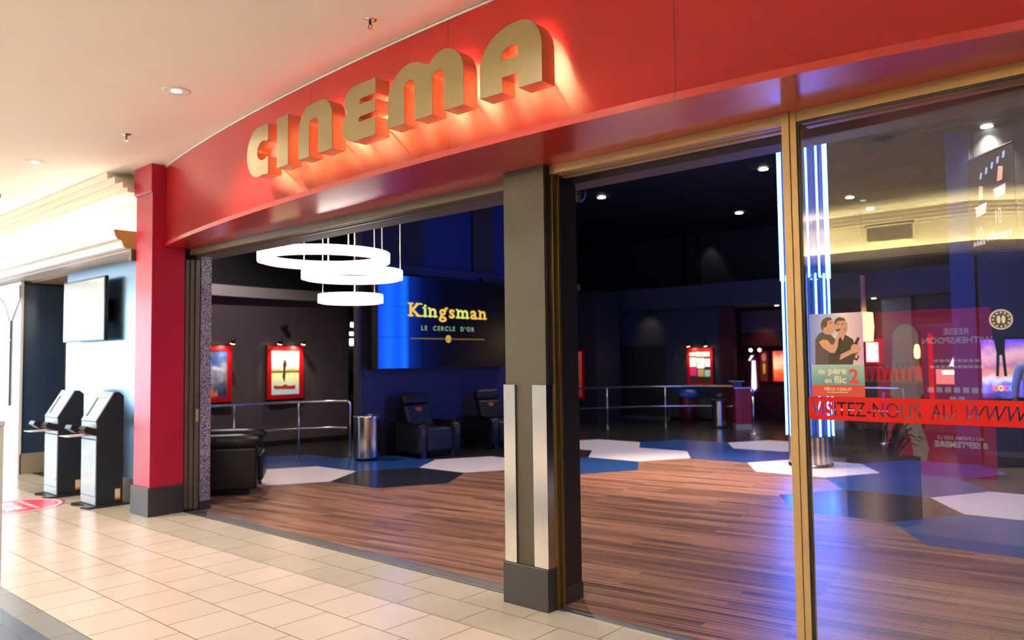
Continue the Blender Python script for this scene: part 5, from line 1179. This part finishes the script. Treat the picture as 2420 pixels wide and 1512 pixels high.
# ---- bell and beacon by the inner pier
t = thing('ceiling_dome', 'small dark camera dome with an amber light beside the black pier', 'camera', (-3.6, 6.2, 2.9))
t['category'] = 'camera'; t.location = (-3.63, 5.0, 2.98)
bm = B(); lathe(bm, [(0, 2.86), (.03, 2.865), (.05, 2.89), (.055, 2.92)], -3.63, 5.0, 20); part('dome', bm, M['tvblack'], t, True)
bm = B(); cyl(bm, -3.63, 5.0, 2.92, 2.96, .06, 20); part('housing', bm, M['kioskdark'], t, True)
bm = B(); tube(bm, [(-3.63, 5.0, 2.96), (-3.63, 5.0, 5.19)], .012, 8); part('drop_rod', bm, M['matblack'], t, True)
bm = B(); cyl(bm, -3.665, 4.985, 2.965, 2.985, .012, 12); part('amber_light', bm, glow('amber_led', (1, .35, .05), 1.5), t, True)

# ---- person at the right edge
t = thing('person', 'person in white shirt and dark trousers standing before the wall screen', 'person', (-1.64, 13.25, 0), R(100))
def skinmesh(name, verts, edges, m, root, sub=2):
    me = bpy.data.meshes.new(name); me.from_pydata([v[0] for v in verts], edges, [])
    o = bpy.data.objects.new(name, me); COL.objects.link(o); o.parent = root
    b_ = bmesh.new(); b_.from_mesh(me); lay = b_.verts.layers.skin.verify()
    for v, s in zip(b_.verts, verts): v[lay].radius = (s[1], s[2] if len(s) > 2 else s[1])
    b_.verts.ensure_lookup_table(); b_.verts[0][lay].use_root = True
    b_.to_mesh(me); b_.free()
    o.modifiers.new('skin', 'SKIN'); s_ = o.modifiers.new('smooth', 'SUBSURF'); s_.levels = sub; s_.render_levels = sub
    me.materials.append(m); return o
# faces local +x; left is +y
V, Ed = [], []
def vtx(p, r, r2=None, to=None):
    V.append((p, r, r2 or r)); 
    if to is not None: Ed.append((to, len(V)-1))
    return len(V)-1
pel = vtx((0, 0, .93), .11, .15); wst = vtx((.0, 0, 1.10), .095, .135, pel); chs = vtx((.0, 0, 1.30), .11, .165, wst); nk0 = vtx((-.01, 0, 1.44), .06, .07, chs); nk1 = vtx((.0, 0, 1.50), .05, .05, nk0)
jw = vtx((.02, 0, 1.56), .07, .062, nk1); hd1 = vtx((.02, 0, 1.63), .092, .076, jw); hd2 = vtx((.01, 0, 1.69), .075, .062, hd1)
for s in (1, -1):
    sh = vtx((-.005, s*.17, 1.40), .06, .06, nk0); el = vtx((-.02, s*.235, 1.12), .042, .042, sh); wr = vtx((.10, s*.235, .90), .028, .034, el); pm = vtx((.13, s*.235, .84), .020, .036, wr)
    for k, (dy_, L_) in enumerate(((.030, .075), (.011, .085), (-.008, .08), (-.026, .062))):
        f1 = vtx((.145, s*.235+dy_, .80), .009, .009, pm); vtx((.150, s*.235+dy_, .80-L_*.6), .008, .008, f1); vtx((.140, s*.235+dy_, .80-L_), .007, .007, len(V)-1)
    th1 = vtx((.165, s*.20, .86), .010, .010, wr); vtx((.175, s*.19, .81), .008, .008, th1)
    hp = vtx((0, s*.095, .88), .085, .085, pel); kn = vtx((.015, s*.105, .49), .058, .058, hp); an = vtx((-.02, s*.11, .09), .04, .04, kn); vtx((.09, s*.12, .035), .035, .042, an); vtx((.17, s*.125, .028), .026, .04, len(V)-1)
skinmesh('body', V, Ed, M['skin'], t)
V, Ed = [], []
pel = vtx((0, 0, .92), .13, .17); wst = vtx((.0, 0, 1.10), .115, .155, pel); chs = vtx((.0, 0, 1.30), .125, .185, wst); nk0 = vtx((-.01, 0, 1.43), .075, .085, chs)
for s in (1, -1):
    sh = vtx((-.005, s*.175, 1.40), .07, .07, nk0); el = vtx((-.02, s*.238, 1.13), .056, .056, sh); vtx((.07, s*.236, .97), .046, .046, el)
skinmesh('shirt', V, Ed, M['shirt'], t)
V, Ed = [], []
pel = vtx((0, 0, .95), .12, .16)
for s in (1, -1):
    hp = vtx((0, s*.095, .86), .10, .10, pel); kn = vtx((.015, s*.105, .49), .075, .075, hp); vtx((-.02, s*.11, .10), .062, .062, kn)
skinmesh('trousers', V, Ed, M['trousers'], t)
bm = B(); bmesh.ops.create_uvsphere(bm, u_segments=20, v_segments=12, radius=1)
for v in list(bm.verts):
    if v.co.z < -.35 or (v.co.x > .35 and v.co.z < .35): bm.verts.remove(v)
bm.transform(Matrix.Translation((-.005, 0, 1.655)) @ Matrix.Diagonal((.108, .092, .115, 1))); part('hair', bm, M['hair'], t)
for s in (1, -1):
    bm = B(); bmesh.ops.create_uvsphere(bm, u_segments=10, v_segments=8, radius=.011); bmesh.ops.translate(bm, verts=bm.verts, vec=(.098, s*.03, 1.635)); part('eye', bm, M['hair'], t)
    bm = B(); bmesh.ops.create_uvsphere(bm, u_segments=10, v_segments=8, radius=1); bm.transform(Matrix.Translation((.01, s*.082, 1.625)) @ Matrix.Diagonal((.018, .010, .03, 1))); part('ear', bm, M['skin'], t)
bm = B(); bmesh.ops.create_cone(bm, segments=8, radius1=.018, radius2=.006, depth=.05, cap_ends=True); bmesh.ops.translate(bm, verts=bm.verts, vec=(.112, 0, 1.605)); part('nose', bm, M['skin'], t)
bm = B(); box(bm, .098, -.022, 1.565, .104, .022, 1.573, .002); part('mouth', bm, mat('lips', (.35, .10, .09), .5), t)
